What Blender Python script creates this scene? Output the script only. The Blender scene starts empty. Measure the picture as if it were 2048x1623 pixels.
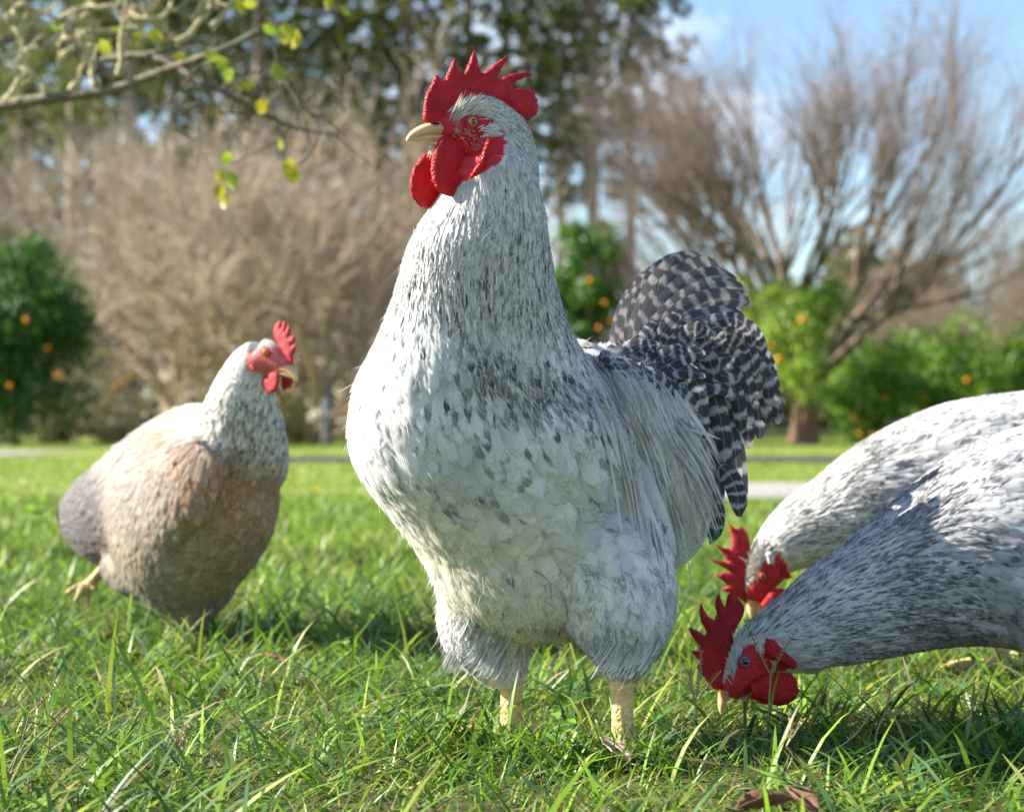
import bpy, bmesh, math, random
import numpy as np
from mathutils import Vector, Matrix, geometry
from mathutils.bvhtree import BVHTree

random.seed(7); rng = np.random.default_rng(7)
S = bpy.context.scene; C = S.collection
R = math.radians

# ------------------------------------------------------------------ camera, sky, sun, exposure
F, HZ, CH = 3982.0, 845.0, 0.33          # pixels (at 2048 wide) per unit slope, horizon row, eye height
cam = bpy.data.cameras.new('camera'); camo = bpy.data.objects.new('camera', cam); C.objects.link(camo)
cam.lens = 70; cam.sensor_width = 36; cam.clip_start = 0.05; cam.clip_end = 2000
camo.location = (0, 0, CH); camo.rotation_euler = (R(90) + math.atan((HZ - 811.5) / F), 0, 0)
cam.dof.use_dof = True; cam.dof.focus_distance = 1.92; cam.dof.aperture_fstop = 6.8; cam.dof.aperture_blades = 9
S.camera = camo

SUN_DIR = Vector((-0.92, 0.11, 0.56)).normalized()     # towards the sun
wd = bpy.data.worlds.new('World'); S.world = wd; wd.use_nodes = True
nt = wd.node_tree; nt.nodes.clear()
sky = nt.nodes.new('ShaderNodeTexSky'); sky.sky_type = 'NISHITA'; sky.sun_disc = False
sky.sun_elevation = math.asin(SUN_DIR.z); sky.sun_rotation = math.atan2(SUN_DIR.x, SUN_DIR.y)
sky.air_density = 1.0; sky.dust_density = 0.25; sky.ozone_density = 3.0
tc = nt.nodes.new('ShaderNodeTexCoord'); mp = nt.nodes.new('ShaderNodeMapping'); mp.inputs['Scale'].default_value = (1, 1, 2.6)
nz = nt.nodes.new('ShaderNodeTexNoise'); nz.inputs['Scale'].default_value = 3.2; nz.inputs['Detail'].default_value = 6; nz.inputs['Roughness'].default_value = .55
cr = nt.nodes.new('ShaderNodeValToRGB'); cr.color_ramp.elements[0].position = .54; cr.color_ramp.elements[1].position = .80
mx = nt.nodes.new('ShaderNodeMix'); mx.data_type = 'RGBA'; mx.inputs['B'].default_value = (8.5, 9.0, 9.8, 1)
bg = nt.nodes.new('ShaderNodeBackground'); bg.inputs['Strength'].default_value = 0.072
wo = nt.nodes.new('ShaderNodeOutputWorld')
L_ = nt.links.new
L_(tc.outputs['Generated'], mp.inputs['Vector']); L_(mp.outputs[0], nz.inputs['Vector']); L_(nz.outputs['Fac'], cr.inputs['Fac'])
L_(cr.outputs['Color'], mx.inputs['Factor']); L_(sky.outputs[0], mx.inputs['A']); L_(mx.outputs['Result'], bg.inputs['Color']); L_(bg.outputs[0], wo.inputs['Surface'])

sl = bpy.data.lights.new('sun', 'SUN'); sl.energy = 5.0; sl.angle = R(0.53); sl.color = (1.0, .93, .82)
slo = bpy.data.objects.new('sun', sl); C.objects.link(slo); slo.rotation_euler = SUN_DIR.to_track_quat('Z', 'Y').to_euler(); slo.location = (-6, 4, 6)

S.view_settings.view_transform = 'Standard'; S.view_settings.look = 'None'; S.view_settings.gamma = 1
S.view_settings.exposure = 1.72
S.render.engine = 'CYCLES'; S.cycles.use_denoising = True
S.cycles.max_bounces = 8; S.cycles.diffuse_bounces = 4; S.cycles.transmission_bounces = 4; S.cycles.transparent_max_bounces = 24

# ------------------------------------------------------------------ small helpers
def W(px, py, d): return np.array([(px - 1024) / F * d, d, CH + (HZ - py) / F * d])
def nrm(v): v = np.asarray(v, float); return v / np.maximum(np.linalg.norm(v, axis=-1, keepdims=True), 1e-12)
def sst(a, b, x): t = np.clip((x - a) / (b - a), 0, 1); return t * t * (3 - 2 * t)
def vnoise(p, f=1.0, seed=0):
    """cheap smooth noise, about -1..1, on an (N,3) array"""
    r = np.random.default_rng(seed); o = np.zeros(len(p))
    for k in range(6):
        w = r.normal(size=3) * f * (1 + .5 * k); o += np.sin(p @ w + r.uniform(0, 6.28)) / (1 + .25 * k)
    return o / 2.6

def mesh_np(name, V, Fs, attrs=None, smooth=True):
    """V (N,3); Fs (M,3) or (M,4) int array or list of such arrays; attrs name -> (N,3|4) array on points"""
    if not isinstance(Fs, list): Fs = [Fs]
    me = bpy.data.meshes.new(name); V = np.ascontiguousarray(V, dtype=np.float32)
    me.vertices.add(len(V)); me.vertices.foreach_set('co', V.ravel())
    nl = sum(f.size for f in Fs); npl = sum(len(f) for f in Fs)
    me.loops.add(nl); me.loops.foreach_set('vertex_index', np.concatenate([f.ravel() for f in Fs]).astype(np.int32))
    tot = np.concatenate([np.full(len(f), f.shape[1]) for f in Fs]).astype(np.int32)
    me.polygons.add(npl); me.polygons.foreach_set('loop_start', (np.cumsum(tot) - tot).astype(np.int32))
    me.polygons.foreach_set('loop_total', tot)
    if smooth: me.polygons.foreach_set('use_smooth', np.ones(npl, bool))
    for k, a in (attrs or {}).items():
        if a.shape[1] == 4: at = me.attributes.new(k, 'FLOAT_COLOR', 'POINT'); at.data.foreach_set('color', a.astype(np.float32).ravel())
        else: at = me.attributes.new(k, 'FLOAT_VECTOR', 'POINT'); at.data.foreach_set('vector', a.astype(np.float32).ravel())
    me.update(calc_edges=True); me.validate()
    return me

def link(name, me, mat=None, parent=None, kind=None, label=None):
    o = bpy.data.objects.new(name, me); C.objects.link(o)
    if mat is not None and me is not None and not len(me.materials): me.materials.append(mat)
    if parent is not None:
        o.parent = parent; o.matrix_parent_inverse = Matrix.Translation(-Vector(parent.location))
    if kind: o['kind'] = kind
    if label: o['label'] = label
    return o
def thing(name, loc, label, cat, group=None):
    o = bpy.data.objects.new(name, None); C.objects.link(o); o.location = Vector(loc); o.empty_display_size = .1
    o['label'] = label; o['category'] = cat
    if group: o['group'] = group
    return o
def tag(o, label, cat, group=None):
    o['label'] = label; o['category'] = cat
    if group: o['group'] = group
    return o

class Geo:
    """collects pieces of geometry for ONE mesh"""
    def __init__(s): s.V = []; s.Q = []; s.T = []; s.n = 0; s.c = []
    def add(s, V, Q=None, T=None, col=None):
        V = np.asarray(V, float)
        if Q is not None and len(Q): s.Q.append(np.asarray(Q) + s.n)
        if T is not None and len(T): s.T.append(np.asarray(T) + s.n)
        if col is not None: s.c.append(np.broadcast_to(np.asarray(col, float), (len(V), 4)))
        s.V.append(V); s.n += len(V)
    def mesh(s, name, smooth=True):
        Fs = ([np.concatenate(s.Q)] if s.Q else []) + ([np.concatenate(s.T)] if s.T else [])
        return mesh_np(name, np.concatenate(s.V), Fs, {'col': np.concatenate(s.c)} if s.c else None, smooth)

def catmull(P, n):
    P = np.asarray(P, float); m = len(P); Q = np.vstack([2 * P[0] - P[1], P, 2 * P[-1] - P[-2]])
    t = np.linspace(0, m - 1, n); i = np.minimum(t.astype(int), m - 2); f = (t - i)[:, None]
    a, b, c, d = Q[i], Q[i + 1], Q[i + 2], Q[i + 3]
    return .5 * (2 * b + (c - a) * f + (2 * a - 5 * b + 4 * c - d) * f ** 2 + (3 * b - a - 3 * c + d) * f ** 3)

def loft(cen, A, B, nr=None, ns=24):
    """closed loft through elliptical rings centre, half-axis vectors A and B -> V, Q, T"""
    nr = nr or len(cen) * 4
    M = catmull(np.hstack([cen, A, B]), nr); c, a, b = M[:, :3], M[:, 3:6], M[:, 6:]
    th = np.linspace(0, 2 * np.pi, ns, endpoint=False)
    V = (c[:, None] + np.cos(th)[None, :, None] * a[:, None] + np.sin(th)[None, :, None] * b[:, None]).reshape(-1, 3)
    i = np.arange(nr - 1)[:, None] * ns; j = np.arange(ns)[None]; k = (j + 1) % ns
    Q = np.stack([i + j, i + k, i + ns + k, i + ns + j], -1).reshape(-1, 4)
    V = np.vstack([V, c[:1], c[-1:]]); e = nr * ns; jj = np.arange(ns); kk = (jj + 1) % ns
    T = np.vstack([np.stack([kk, jj, np.full(ns, e)], -1), np.stack([(nr - 1) * ns + jj, (nr - 1) * ns + kk, np.full(ns, e + 1)], -1)])
    return V, Q, T

def chain(P, r, lat=None, n=(0, -1, 0), nr=None, ns=20):
    """tube through points P; in-plane radii r, lateral radii lat along n"""
    P = np.asarray(P, float); r = np.asarray(r, float); lat = r if lat is None else np.asarray(lat, float)
    t = nrm(np.gradient(P, axis=0)); n = np.asarray(n, float)
    a = np.cross(np.broadcast_to(n, t.shape), t); a = nrm(a); b = np.cross(t, a)
    return loft(P, a * r[:, None], b * lat[:, None], nr, ns)

def tube(P, r, ns=6, nr=None):
    """light open tube, parallel-transported"""
    P = np.asarray(P, float); r = np.asarray(r, float)
    if nr: M = catmull(np.hstack([P, r[:, None]]), nr); P, r = M[:, :3], np.maximum(M[:, 3], 1e-5)
    t = nrm(np.gradient(P, axis=0)); h = np.array([0, 0, 1.]) if abs(t[0][2]) < .9 else np.array([1., 0, 0])
    a = nrm(np.cross(t, h)); b = np.cross(t, a); th = np.linspace(0, 2 * np.pi, ns, endpoint=False)
    V = (P[:, None] + r[:, None, None] * (np.cos(th)[None, :, None] * a[:, None] + np.sin(th)[None, :, None] * b[:, None])).reshape(-1, 3)
    m = len(P); i = np.arange(m - 1)[:, None] * ns; j = np.arange(ns)[None]; k = (j + 1) % ns
    return V, np.stack([i + j, i + k, i + ns + k, i + ns + j], -1).reshape(-1, 4)

def remesh(geo, voxel, smooth=10):
    me = geo.mesh('tmp'); o = bpy.data.objects.new('tmp', me); C.objects.link(o)
    m = o.modifiers.new('r', 'REMESH'); m.mode = 'VOXEL'; m.voxel_size = voxel
    if smooth: s = o.modifiers.new('s', 'SMOOTH'); s.factor = .5; s.iterations = smooth
    dg = bpy.context.evaluated_depsgraph_get()
    out = bpy.data.meshes.new_from_object(o.evaluated_get(dg))
    bpy.data.objects.remove(o); bpy.data.meshes.remove(me)
    out.polygons.foreach_set('use_smooth', np.ones(len(out.polygons), bool))
    return out
def verts_of(me): a = np.empty(len(me.vertices) * 3, np.float32); me.vertices.foreach_get('co', a); return a.reshape(-1, 3).astype(float)
def set_col(me, name, a): at = me.attributes.new(name, 'FLOAT_COLOR', 'POINT'); at.data.foreach_set('color', np.ascontiguousarray(a, np.float32).ravel())

# ------------------------------------------------------------------ materials
def M(name):
    m = bpy.data.materials.new(name); m.use_nodes = True; nt = m.node_tree
    return m, nt, nt.nodes['Principled BSDF'], nt.nodes['Material Output']
def nd(nt, t, **kw):
    n = nt.nodes.new('ShaderNode' + t)
    for k, v in kw.items():
        if k in n.inputs: n.inputs[k].default_value = v
        else: setattr(n, k, v)
    return n
def math_(nt, op, a, b=None, c=None, clamp=False):
    n = nt.nodes.new('ShaderNodeMath'); n.operation = op; n.use_clamp = clamp
    for i, x in enumerate((a, b, c)):
        if x is None: continue
        if isinstance(x, (int, float)): n.inputs[i].default_value = x
        else: nt.links.new(x, n.inputs[i])
    return n.outputs[0]
def mixc(nt, f, a, b, bt='MIX'):
    n = nt.nodes.new('ShaderNodeMix'); n.data_type = 'RGBA'; n.blend_type = bt
    for k, x in (('Factor', f), ('A', a), ('B', b)):
        s = n.inputs[k] if k == 'Factor' else [i for i in n.inputs if i.name == k and i.type == 'RGBA'][0]
        if isinstance(x, (int, float)): s.default_value = x
        elif isinstance(x, tuple): s.default_value = (*x, 1) if len(x) == 3 else x
        else: nt.links.new(x, s)
    return n.outputs['Result'] if n.outputs['Result'].type == 'RGBA' else [o for o in n.outputs if o.type == 'RGBA'][0]
def bump(nt, p, h, strength=.3, dist=.001):
    b = nd(nt, 'Bump'); b.inputs['Strength'].default_value = strength; b.inputs['Distance'].default_value = dist
    nt.links.new(h, b.inputs['Height']); nt.links.new(b.outputs[0], p.inputs['Normal']); return b
def smoothstep(nt, x, a, b):
    n = nt.nodes.new('ShaderNodeMapRange'); n.interpolation_type = 'SMOOTHSTEP'; nt.links.new(x, n.inputs[0])
    n.inputs[1].default_value = a; n.inputs[2].default_value = b; return n.outputs[0]
def translucent(nt, p, out, col, fac):
    t = nd(nt, 'BsdfTranslucent'); nt.links.new(col, t.inputs['Color'])
    m = nd(nt, 'MixShader'); m.inputs[0].default_value = fac
    nt.links.new(p.outputs[0], m.inputs[1]); nt.links.new(t.outputs[0], m.inputs[2]); nt.links.new(m.outputs[0], out.inputs['Surface'])

def feather_mat(name, barred=False):
    m, nt, p, out = M(name); L = nt.links.new
    c = nd(nt, 'Attribute', attribute_name='col'); k = nd(nt, 'Attribute', attribute_name='mark'); f = nd(nt, 'Attribute', attribute_name='fuv')
    sp = nd(nt, 'SeparateXYZ'); L(f.outputs['Vector'], sp.inputs[0]); u, v, r = sp.outputs
    au = math_(nt, 'ABSOLUTE', u)
    g = nd(nt, 'TexCoord'); n1 = nd(nt, 'TexNoise', Scale=260.0, Detail=2.0); L(g.outputs['Object'], n1.inputs['Vector'])
    n2 = nd(nt, 'TexNoise', Scale=55.0, Detail=2.0); L(g.outputs['Object'], n2.inputs['Vector'])
    # barbs: fine lines running out and forward from the shaft
    ph = math_(nt, 'ADD', math_(nt, 'MULTIPLY', v, 120.0), math_(nt, 'MULTIPLY', au, -34.0))
    ph = math_(nt, 'ADD', ph, math_(nt, 'MULTIPLY', n2.outputs['Fac'], 14.0))
    bar = math_(nt, 'SINE', ph); bl = math_(nt, 'MULTIPLY_ADD', bar, .5, .5)
    if barred:
        q = math_(nt, 'MULTIPLY', v, math_(nt, 'MULTIPLY', c.outputs['Alpha'], 6.283))
        q = math_(nt, 'ADD', q, math_(nt, 'MULTIPLY', math_(nt, 'MULTIPLY', u, u), -1.3))
        q = math_(nt, 'ADD', q, math_(nt, 'MULTIPLY', n2.outputs['Fac'], 5.5)); q = math_(nt, 'ADD', q, math_(nt, 'MULTIPLY', r, 6.28))
        mk = smoothstep(nt, math_(nt, 'ADD', math_(nt, 'SINE', q), math_(nt, 'MULTIPLY_ADD', n1.outputs['Fac'], 1.2, -.45)), -1.0, .25)
        mk = math_(nt, 'MULTIPLY', mk, k.outputs['Alpha'])
    else:
        a = smoothstep(nt, math_(nt, 'ADD', v, math_(nt, 'MULTIPLY_ADD', n1.outputs['Fac'], .35, -.17)), .42, .72)
        w = math_(nt, 'ADD', au, math_(nt, 'MULTIPLY_ADD', n1.outputs['Fac'], .5, -.25)); w = math_(nt, 'SUBTRACT', w, math_(nt, 'MULTIPLY', r, .55))
        b = math_(nt, 'SUBTRACT', 1.0, smoothstep(nt, math_(nt, 'ADD', w, math_(nt, 'MULTIPLY', smoothstep(nt, v, .72, 1.0), .55)), .12, .66))
        mk = math_(nt, 'MULTIPLY', math_(nt, 'MULTIPLY', a, b), k.outputs['Alpha'])
    dn = mixc(nt, smoothstep(nt, v, .15, .62), (.70, .70, .735), (1., 1., 1.))      # downy grey base of each feather
    col = mixc(nt, 1.0, c.outputs['Color'], dn, 'MULTIPLY')
    col = mixc(nt, mk, col, k.outputs['Color'])
    sh = math_(nt, 'SUBTRACT', 1.0, smoothstep(nt, au, .03, .10))      # the pale shaft
    col = mixc(nt, math_(nt, 'MULTIPLY', sh, .18), col, (.85, .83, .78))
    val = math_(nt, 'MULTIPLY_ADD', bl, .16, .88); val = math_(nt, 'MULTIPLY', val, math_(nt, 'MULTIPLY_ADD', n2.outputs['Fac'], .3, .85))
    hs = nd(nt, 'HueSaturation'); L(val, hs.inputs['Value']); L(col, hs.inputs['Color']); col = hs.outputs[0]
    L(col, p.inputs['Base Color']); p.inputs['Roughness'].default_value = .62; p.inputs['Specular IOR Level'].default_value = .22
    p.inputs['Sheen Weight'].default_value = .12; p.inputs['Sheen Roughness'].default_value = .4
    bump(nt, p, bl, .35, .0004)
    translucent(nt, p, out, col, .28)
    if not barred:       # barbs part and thin out towards the vane's edge
        e = math_(nt, 'MAXIMUM', smoothstep(nt, au, .74, 1.0), smoothstep(nt, v, .86, 1.0))
        fz = math_(nt, 'MULTIPLY', e, math_(nt, 'MULTIPLY_ADD', n1.outputs['Fac'], .9, .25), None, True)
        tr = nd(nt, 'BsdfTransparent'); mx_ = nd(nt, 'MixShader'); src = out.inputs['Surface'].links[0].from_socket
        L(fz, mx_.inputs[0]); L(src, mx_.inputs[1]); L(tr.outputs[0], mx_.inputs[2]); L(mx_.outputs[0], out.inputs['Surface'])
    return m
FEATHER = feather_mat('feather'); BARRED = feather_mat('barred_feather', True)

def skin_mat(name, col, dark, scale=420., rough=.5, trans=.12, ring=False, bs=.6):
    m, nt, p, out = M(name); L = nt.links.new; g = nd(nt, 'TexCoord')
    v = nd(nt, 'TexVoronoi', Scale=scale); L(g.outputs['Object'], v.inputs['Vector'])
    n = nd(nt, 'TexNoise', Scale=70., Detail=3.); L(g.outputs['Object'], n.inputs['Vector'])
    c = mixc(nt, smoothstep(nt, n.outputs['Fac'], .35, .7), dark, col)
    c = mixc(nt, math_(nt, 'MULTIPLY', smoothstep(nt, v.outputs['Distance'], .25, .7), .35), c, dark)
    L(c, p.inputs['Base Color']); p.inputs['Roughness'].default_value = rough; p.inputs['Specular IOR Level'].default_value = .4
    h = math_(nt, 'SUBTRACT', 1.0, v.outputs['Distance'])
    bump(nt, p, h, bs, .002)
    translucent(nt, p, out, c, trans)
    return m
COMB = skin_mat('comb_skin', (.60, .018, .030), (.40, .008, .018), 640., .45, .24, bs=.6)
WATTLE = skin_mat('wattle_skin', (.66, .016, .020), (.46, .008, .014), 600., .42, .32, bs=.6)
LOBE = skin_mat('earlobe_skin', (.75, .74, .74), (.6, .55, .56), 300., .6, .1)
HENCOMB = skin_mat('hen_comb_skin', (.68, .05, .055), (.50, .022, .03), 480., .5, .25)

def attr_mat(name, rough=.7, spec=.2, trans=0., bscale=0, bstr=.3, bdist=.001, var=.2, nscale=40.):
    m, nt, p, out = M(name); L = nt.links.new; g = nd(nt, 'TexCoord')
    c = nd(nt, 'Attribute', attribute_name='col'); n = nd(nt, 'TexNoise', Scale=nscale, Detail=4.); L(g.outputs['Object'], n.inputs['Vector'])
    hs = nd(nt, 'HueSaturation'); L(math_(nt, 'MULTIPLY_ADD', n.outputs['Fac'], 2 * var, 1 - var), hs.inputs['Value']); L(c.outputs['Color'], hs.inputs['Color'])
    L(hs.outputs[0], p.inputs['Base Color']); p.inputs['Roughness'].default_value = rough; p.inputs['Specular IOR Level'].default_value = spec
    if bscale:
        v = nd(nt, 'TexVoronoi', Scale=bscale); L(g.outputs['Object'], v.inputs['Vector']); bump(nt, p, v.outputs['Distance'], bstr, bdist)
    if trans: translucent(nt, p, out, hs.outputs[0], trans)
    return m
SKIN = attr_mat('bird_skin', .5, .35, .05, 380., .7, .0012, .35, 150.)
LEG = attr_mat('leg_scales', .45, .4, 0, 210., .9, .0022, .22, 60.)
HORN = attr_mat('beak_horn', .28, .5, .08, 0, var=.15, nscale=90.)
GRASS = attr_mat('grass_blade', .45, .4, .38, 0, var=.25, nscale=9.)
LEAF = attr_mat('leaf', .38, .45, .48, 0, var=.25, nscale=2.)
PETAL = attr_mat('petal', .5, .3, .3, 0, var=.1, nscale=20.)
BARK = attr_mat('bark', .85, .2, 0, 30., .6, .01, .4, 9.)
TWIG = attr_mat('twig_bark', .8, .2, 0, 60., .5, .003, .3, 14.)

def plain(name, col, rough=.5, spec=.5, **kw):
    m, nt, p, out = M(name); g = nd(nt, 'TexCoord'); n = nd(nt, 'TexNoise', Scale=120.); nt.links.new(g.outputs['Object'], n.inputs['Vector'])
    c = mixc(nt, n.outputs['Fac'], tuple(x * .8 for x in col), tuple(min(1, x * 1.2) for x in col)); nt.links.new(c, p.inputs['Base Color'])
    p.inputs['Roughness'].default_value = rough; p.inputs['Specular IOR Level'].default_value = spec
    for k, v in kw.items(): p.inputs[k].default_value = v
    return m
PUPIL = plain('pupil', (.004, .004, .004), .04, .6, **{'Coat Weight': 1., 'Coat Roughness': .02})
IRIS = plain('iris', (.48, .17, .02), .08, .6, **{'Coat Weight': 1., 'Coat Roughness': .02})
IRIS_BLUE = plain('third_eyelid', (.12, .2, .3), .1, .6, **{'Coat Weight': 1., 'Coat Roughness': .03})
FRUIT = plain('orange_peel', (.85, .26, .012), .4, .4)

# ------------------------------------------------------------------ the setting: ground, road, drive
def ground_mat(name, cols, scale, rough=.95, bs=.4, bd=.02):
    m, nt, p, out = M(name); L = nt.links.new; g = nd(nt, 'TexCoord')
    a = nd(nt, 'TexNoise', Scale=scale, Detail=8., Roughness=.65); L(g.outputs['Object'], a.inputs['Vector'])
    b = nd(nt, 'TexNoise', Scale=scale * 9, Detail=5.); L(g.outputs['Object'], b.inputs['Vector'])
    c = mixc(nt, smoothstep(nt, a.outputs['Fac'], .35, .65), cols[0], cols[1]); c = mixc(nt, smoothstep(nt, b.outputs['Fac'], .45, .75), c, cols[2])
    L(c, p.inputs['Base Color']); p.inputs['Roughness'].default_value = rough; p.inputs['Specular IOR Level'].default_value = .15
    bump(nt, p, b.outputs['Fac'], bs, bd); return m
def sheet(name, x0, x1, y0, y1, z, mat, nx=1, jag=0.):
    xs = np.linspace(x0, x1, nx + 1); j0 = rng.uniform(-jag, jag, nx + 1); j1 = rng.uniform(-jag, jag, nx + 1)
    V = np.vstack([np.stack([xs, y0 + j0, np.full(nx + 1, z)], -1), np.stack([xs, y1 + j1, np.full(nx + 1, z)], -1)])
    i = np.arange(nx); Q = np.stack([i, i + 1, i + nx + 2, i + nx + 1], -1)
    o = link(name, mesh_np(name, V, Q, smooth=False), mat); o['kind'] = 'structure'; return o
sheet('ground', -500, 500, -12, 900, 0, ground_mat('soil_and_thatch', ((.045, .052, .016), (.075, .085, .022), (.10, .08, .04)), 3.2))
sheet('lawn', -80, 80, 5.2, 48, .004, ground_mat('mown_turf', ((.13, .18, .03), (.20, .245, .04), (.21, .20, .07)), 2.2), 120, .25)
sheet('road', -2.6, 90, 16.3, 18.9, .012, ground_mat('asphalt', ((.045, .042, .046), (.06, .056, .058), (.075, .07, .068)), 6, .9, .3, .006), 60, .08)
sheet('driveway', .35, 60, 8.3, 10.6, .010, ground_mat('pale_gravel', ((.30, .28, .27), (.38, .36, .34), (.24, .22, .2)), 14, .95, .6, .01), 60, .10)
sheet('path', -60, -4.95, 19.3, 22.6, .010, ground_mat('pale_path_gravel', ((.26, .25, .22), (.33, .31, .28), (.2, .2, .16)), 12, .95, .6, .01), 60, .14)

# ------------------------------------------------------------------ grass (nobody could count it)
def blades(x, y, L, w, l0, l1, az, col, nv=5, tipc=None, z0=0.):
    """ribbons: lean goes from l0 at the root to l0+l1 at the tip (radians from vertical)"""
    n = len(x); s = np.linspace(0, 1, nv); th = l0[:, None] + l1[:, None] * s[None] ** 1.2
    ds = L[:, None] / (nv - 1); hx = np.cumsum(np.hstack([np.zeros((n, 1)), (np.sin(th[:, 1:]) * ds)]), 1); hz = np.cumsum(np.hstack([np.zeros((n, 1)), np.cos(th[:, 1:]) * ds]), 1)
    hz = np.maximum(hz, .002 + .004 * s[None])
    P = np.stack([x[:, None] + hx * np.cos(az)[:, None], y[:, None] + hx * np.sin(az)[:, None], z0 + hz - .004], -1)
    tw = az + np.pi / 2 + rng.normal(0, .5, n); side = np.stack([np.cos(tw), np.sin(tw), rng.normal(0, .25, n)], -1)
    prof = np.array([.7, 1, .95, .7, .06]) if nv == 5 else np.interp(s, [0, .3, .7, 1], [.7, 1, .75, .05])
    off = side[:, None] * (w[:, None] * prof[None] * .5)[..., None]
    V = np.stack([P - off, P + off], 2).reshape(-1, 3)
    b = (np.arange(n) * nv * 2)[:, None]; k = np.arange(nv - 1)[None] * 2
    Q = np.stack([b + k, b + k + 1, b + k + 3, b + k + 2], -1).reshape(-1, 4)
    tipc = col if tipc is None else tipc
    cc = col[:, None] * (1 - s[None, :, None]) + tipc[:, None] * s[None, :, None]
    cc = np.repeat(cc, 2, axis=1).reshape(-1, 3); return V, Q, np.hstack([cc, np.ones((len(cc), 1))])
GREENS = np.array([[.13, .26, .018], [.20, .335, .024], [.07, .165, .028], [.28, .36, .04], [.075, .16, .055]])
STRAW = np.array([[.40, .31, .15], [.30, .21, .10], [.48, .40, .24], [.22, .15, .08]])
def pick(a, n, p=None): return a[rng.choice(len(a), n, p=p)] * rng.uniform(.72, 1.25, (n, 1))
def field(n, y0, y1, clump=0.5, cn=900, cs=.03, m=.35):
    """positions spread over the wedge the lens can see, with a margin"""
    def wedge(k):
        u = rng.random(k); y = np.sqrt(y0 ** 2 + u * (y1 ** 2 - y0 ** 2)); return rng.uniform(-1, 1, k) * (.262 * y + m), y
    x, y = wedge(n); k = rng.random(n) < clump; cx, cy = wedge(cn); i = rng.integers(0, cn, n)
    x = np.where(k, cx[i] + rng.normal(0, cs, n), x); y = np.where(k, cy[i] + rng.normal(0, cs, n), y)
    return x, np.maximum(y, y0 - .1)
def off_paving(x, y): return ~(((y > 16.2) & (y < 19) & (x > -2.7)) | ((y > 8.25) & (y < 10.65) & (x > .3)) | ((y > 19.2) & (y < 22.7) & (x < -4.0)))
def lay(g, n, y0, y1, Lr, wr, l0, l1, cols, p=None, nv=5, clump=.5, cn=900, cs=.03, m=.35, tip=None):
    x, y = field(n, y0, y1, clump, cn, cs, m); k = off_paving(x, y); x, y = x[k], y[k]; n = len(x)
    tc_ = pick(tip, n) if tip is not None else None; c = pick(cols, n, p)
    if tip is not None: f = (rng.random((n, 1)) < .2) * rng.uniform(.3, 1, (n, 1)); tc_ = c * (1 - f) + tc_ * f
    V, Q, cc = blades(x, y, rng.uniform(*Lr, n), rng.uniform(*wr, n), rng.uniform(*l0, n), rng.uniform(*l1, n), rng.uniform(0, 6.283, n), c, nv, tc_)
    g.add(V, Q, col=cc)
g = Geo()
lay(g, 70000, 1.35, 3.9, (.018, .046), (.0012, .0026), (.3, 1.25), (.1, .9), GREENS, [.3, .25, .2, .15, .1], 4, .6, 1400, .035, tip=STRAW)
lay(g, 15000, 1.35, 3.9, (.05, .11), (.0028, .0052), (.45, 1.25), (.3, .95), GREENS, [.22, .2, .23, .12, .23], 5, .8, 420, .035, tip=STRAW)
lay(g, 17000, 1.35, 3.9, (.02, .075), (.0008, .0019), (.95, 1.55), (-.2, .4), STRAW, None, 4, .5, 500, .05)
lay(g, 12000, 1.35, 3.9, (.008, .016), (.005, .010), (.6, 1.3), (0, .5), GREENS[[1, 0, 2]], None, 4, .85, 260, .04)
lay(g, 420, 1.62, 3.4, (.08, .15), (.0035, .0060), (.05, .6), (.2, 1.3), GREENS, [.3, .25, .15, .2, .1], 5, .3, 90, .05, tip=STRAW)
for (fx, fy) in ((-.03, 2.02), (.075, 1.93), (-.06, 1.99), (.02, 1.97), (.11, 1.92)):      # tufts round the rooster's toes
    n = 130; c = pick(GREENS, n); V, Q, cc = blades(fx + rng.normal(0, .035, n), fy + rng.normal(-.02, .025, n), rng.uniform(.03, .065, n), rng.uniform(.002, .0042, n), rng.uniform(.1, .8, n), rng.uniform(.3, 1.1, n), rng.uniform(0, 6.283, n), c, 5); g.add(V, Q, col=cc)
link('grass', g.mesh('grass_near'), GRASS, kind='stuff', label='green lawn grass with straw mixed in around the chickens')
g = Geo()
lay(g, 70000, 3.7, 8.5, (.03, .075), (.003, .0065), (.2, 1.1), (.2, 1.0), GREENS, [.28, .27, .18, .22, .05], 4, .65, 1100, .06, .6)
lay(g, 5000, 3.7, 8.5, (.04, .09), (.002, .004), (.3, 1.3), (0, .6), STRAW, None, 4, .4, 600, .08, .6)
lay(g, 46000, 8.3, 20, (.018, .032), (.009, .017), (0, .7), (.2, 1.0), GREENS, [.3, .35, .05, .3, 0], 4, .3, 1500, .15, 1.5)
lay(g, 36000, 19, 45, (.015, .03), (.02, .04), (0, .7), (.2, .9), GREENS, [.3, .35, .05, .3, 0], 4, .2, 1500, .4, 4.)
link('grass', g.mesh('grass_far'), GRASS, kind='stuff', label='sunlit mown lawn stretching back to the trees')

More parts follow.
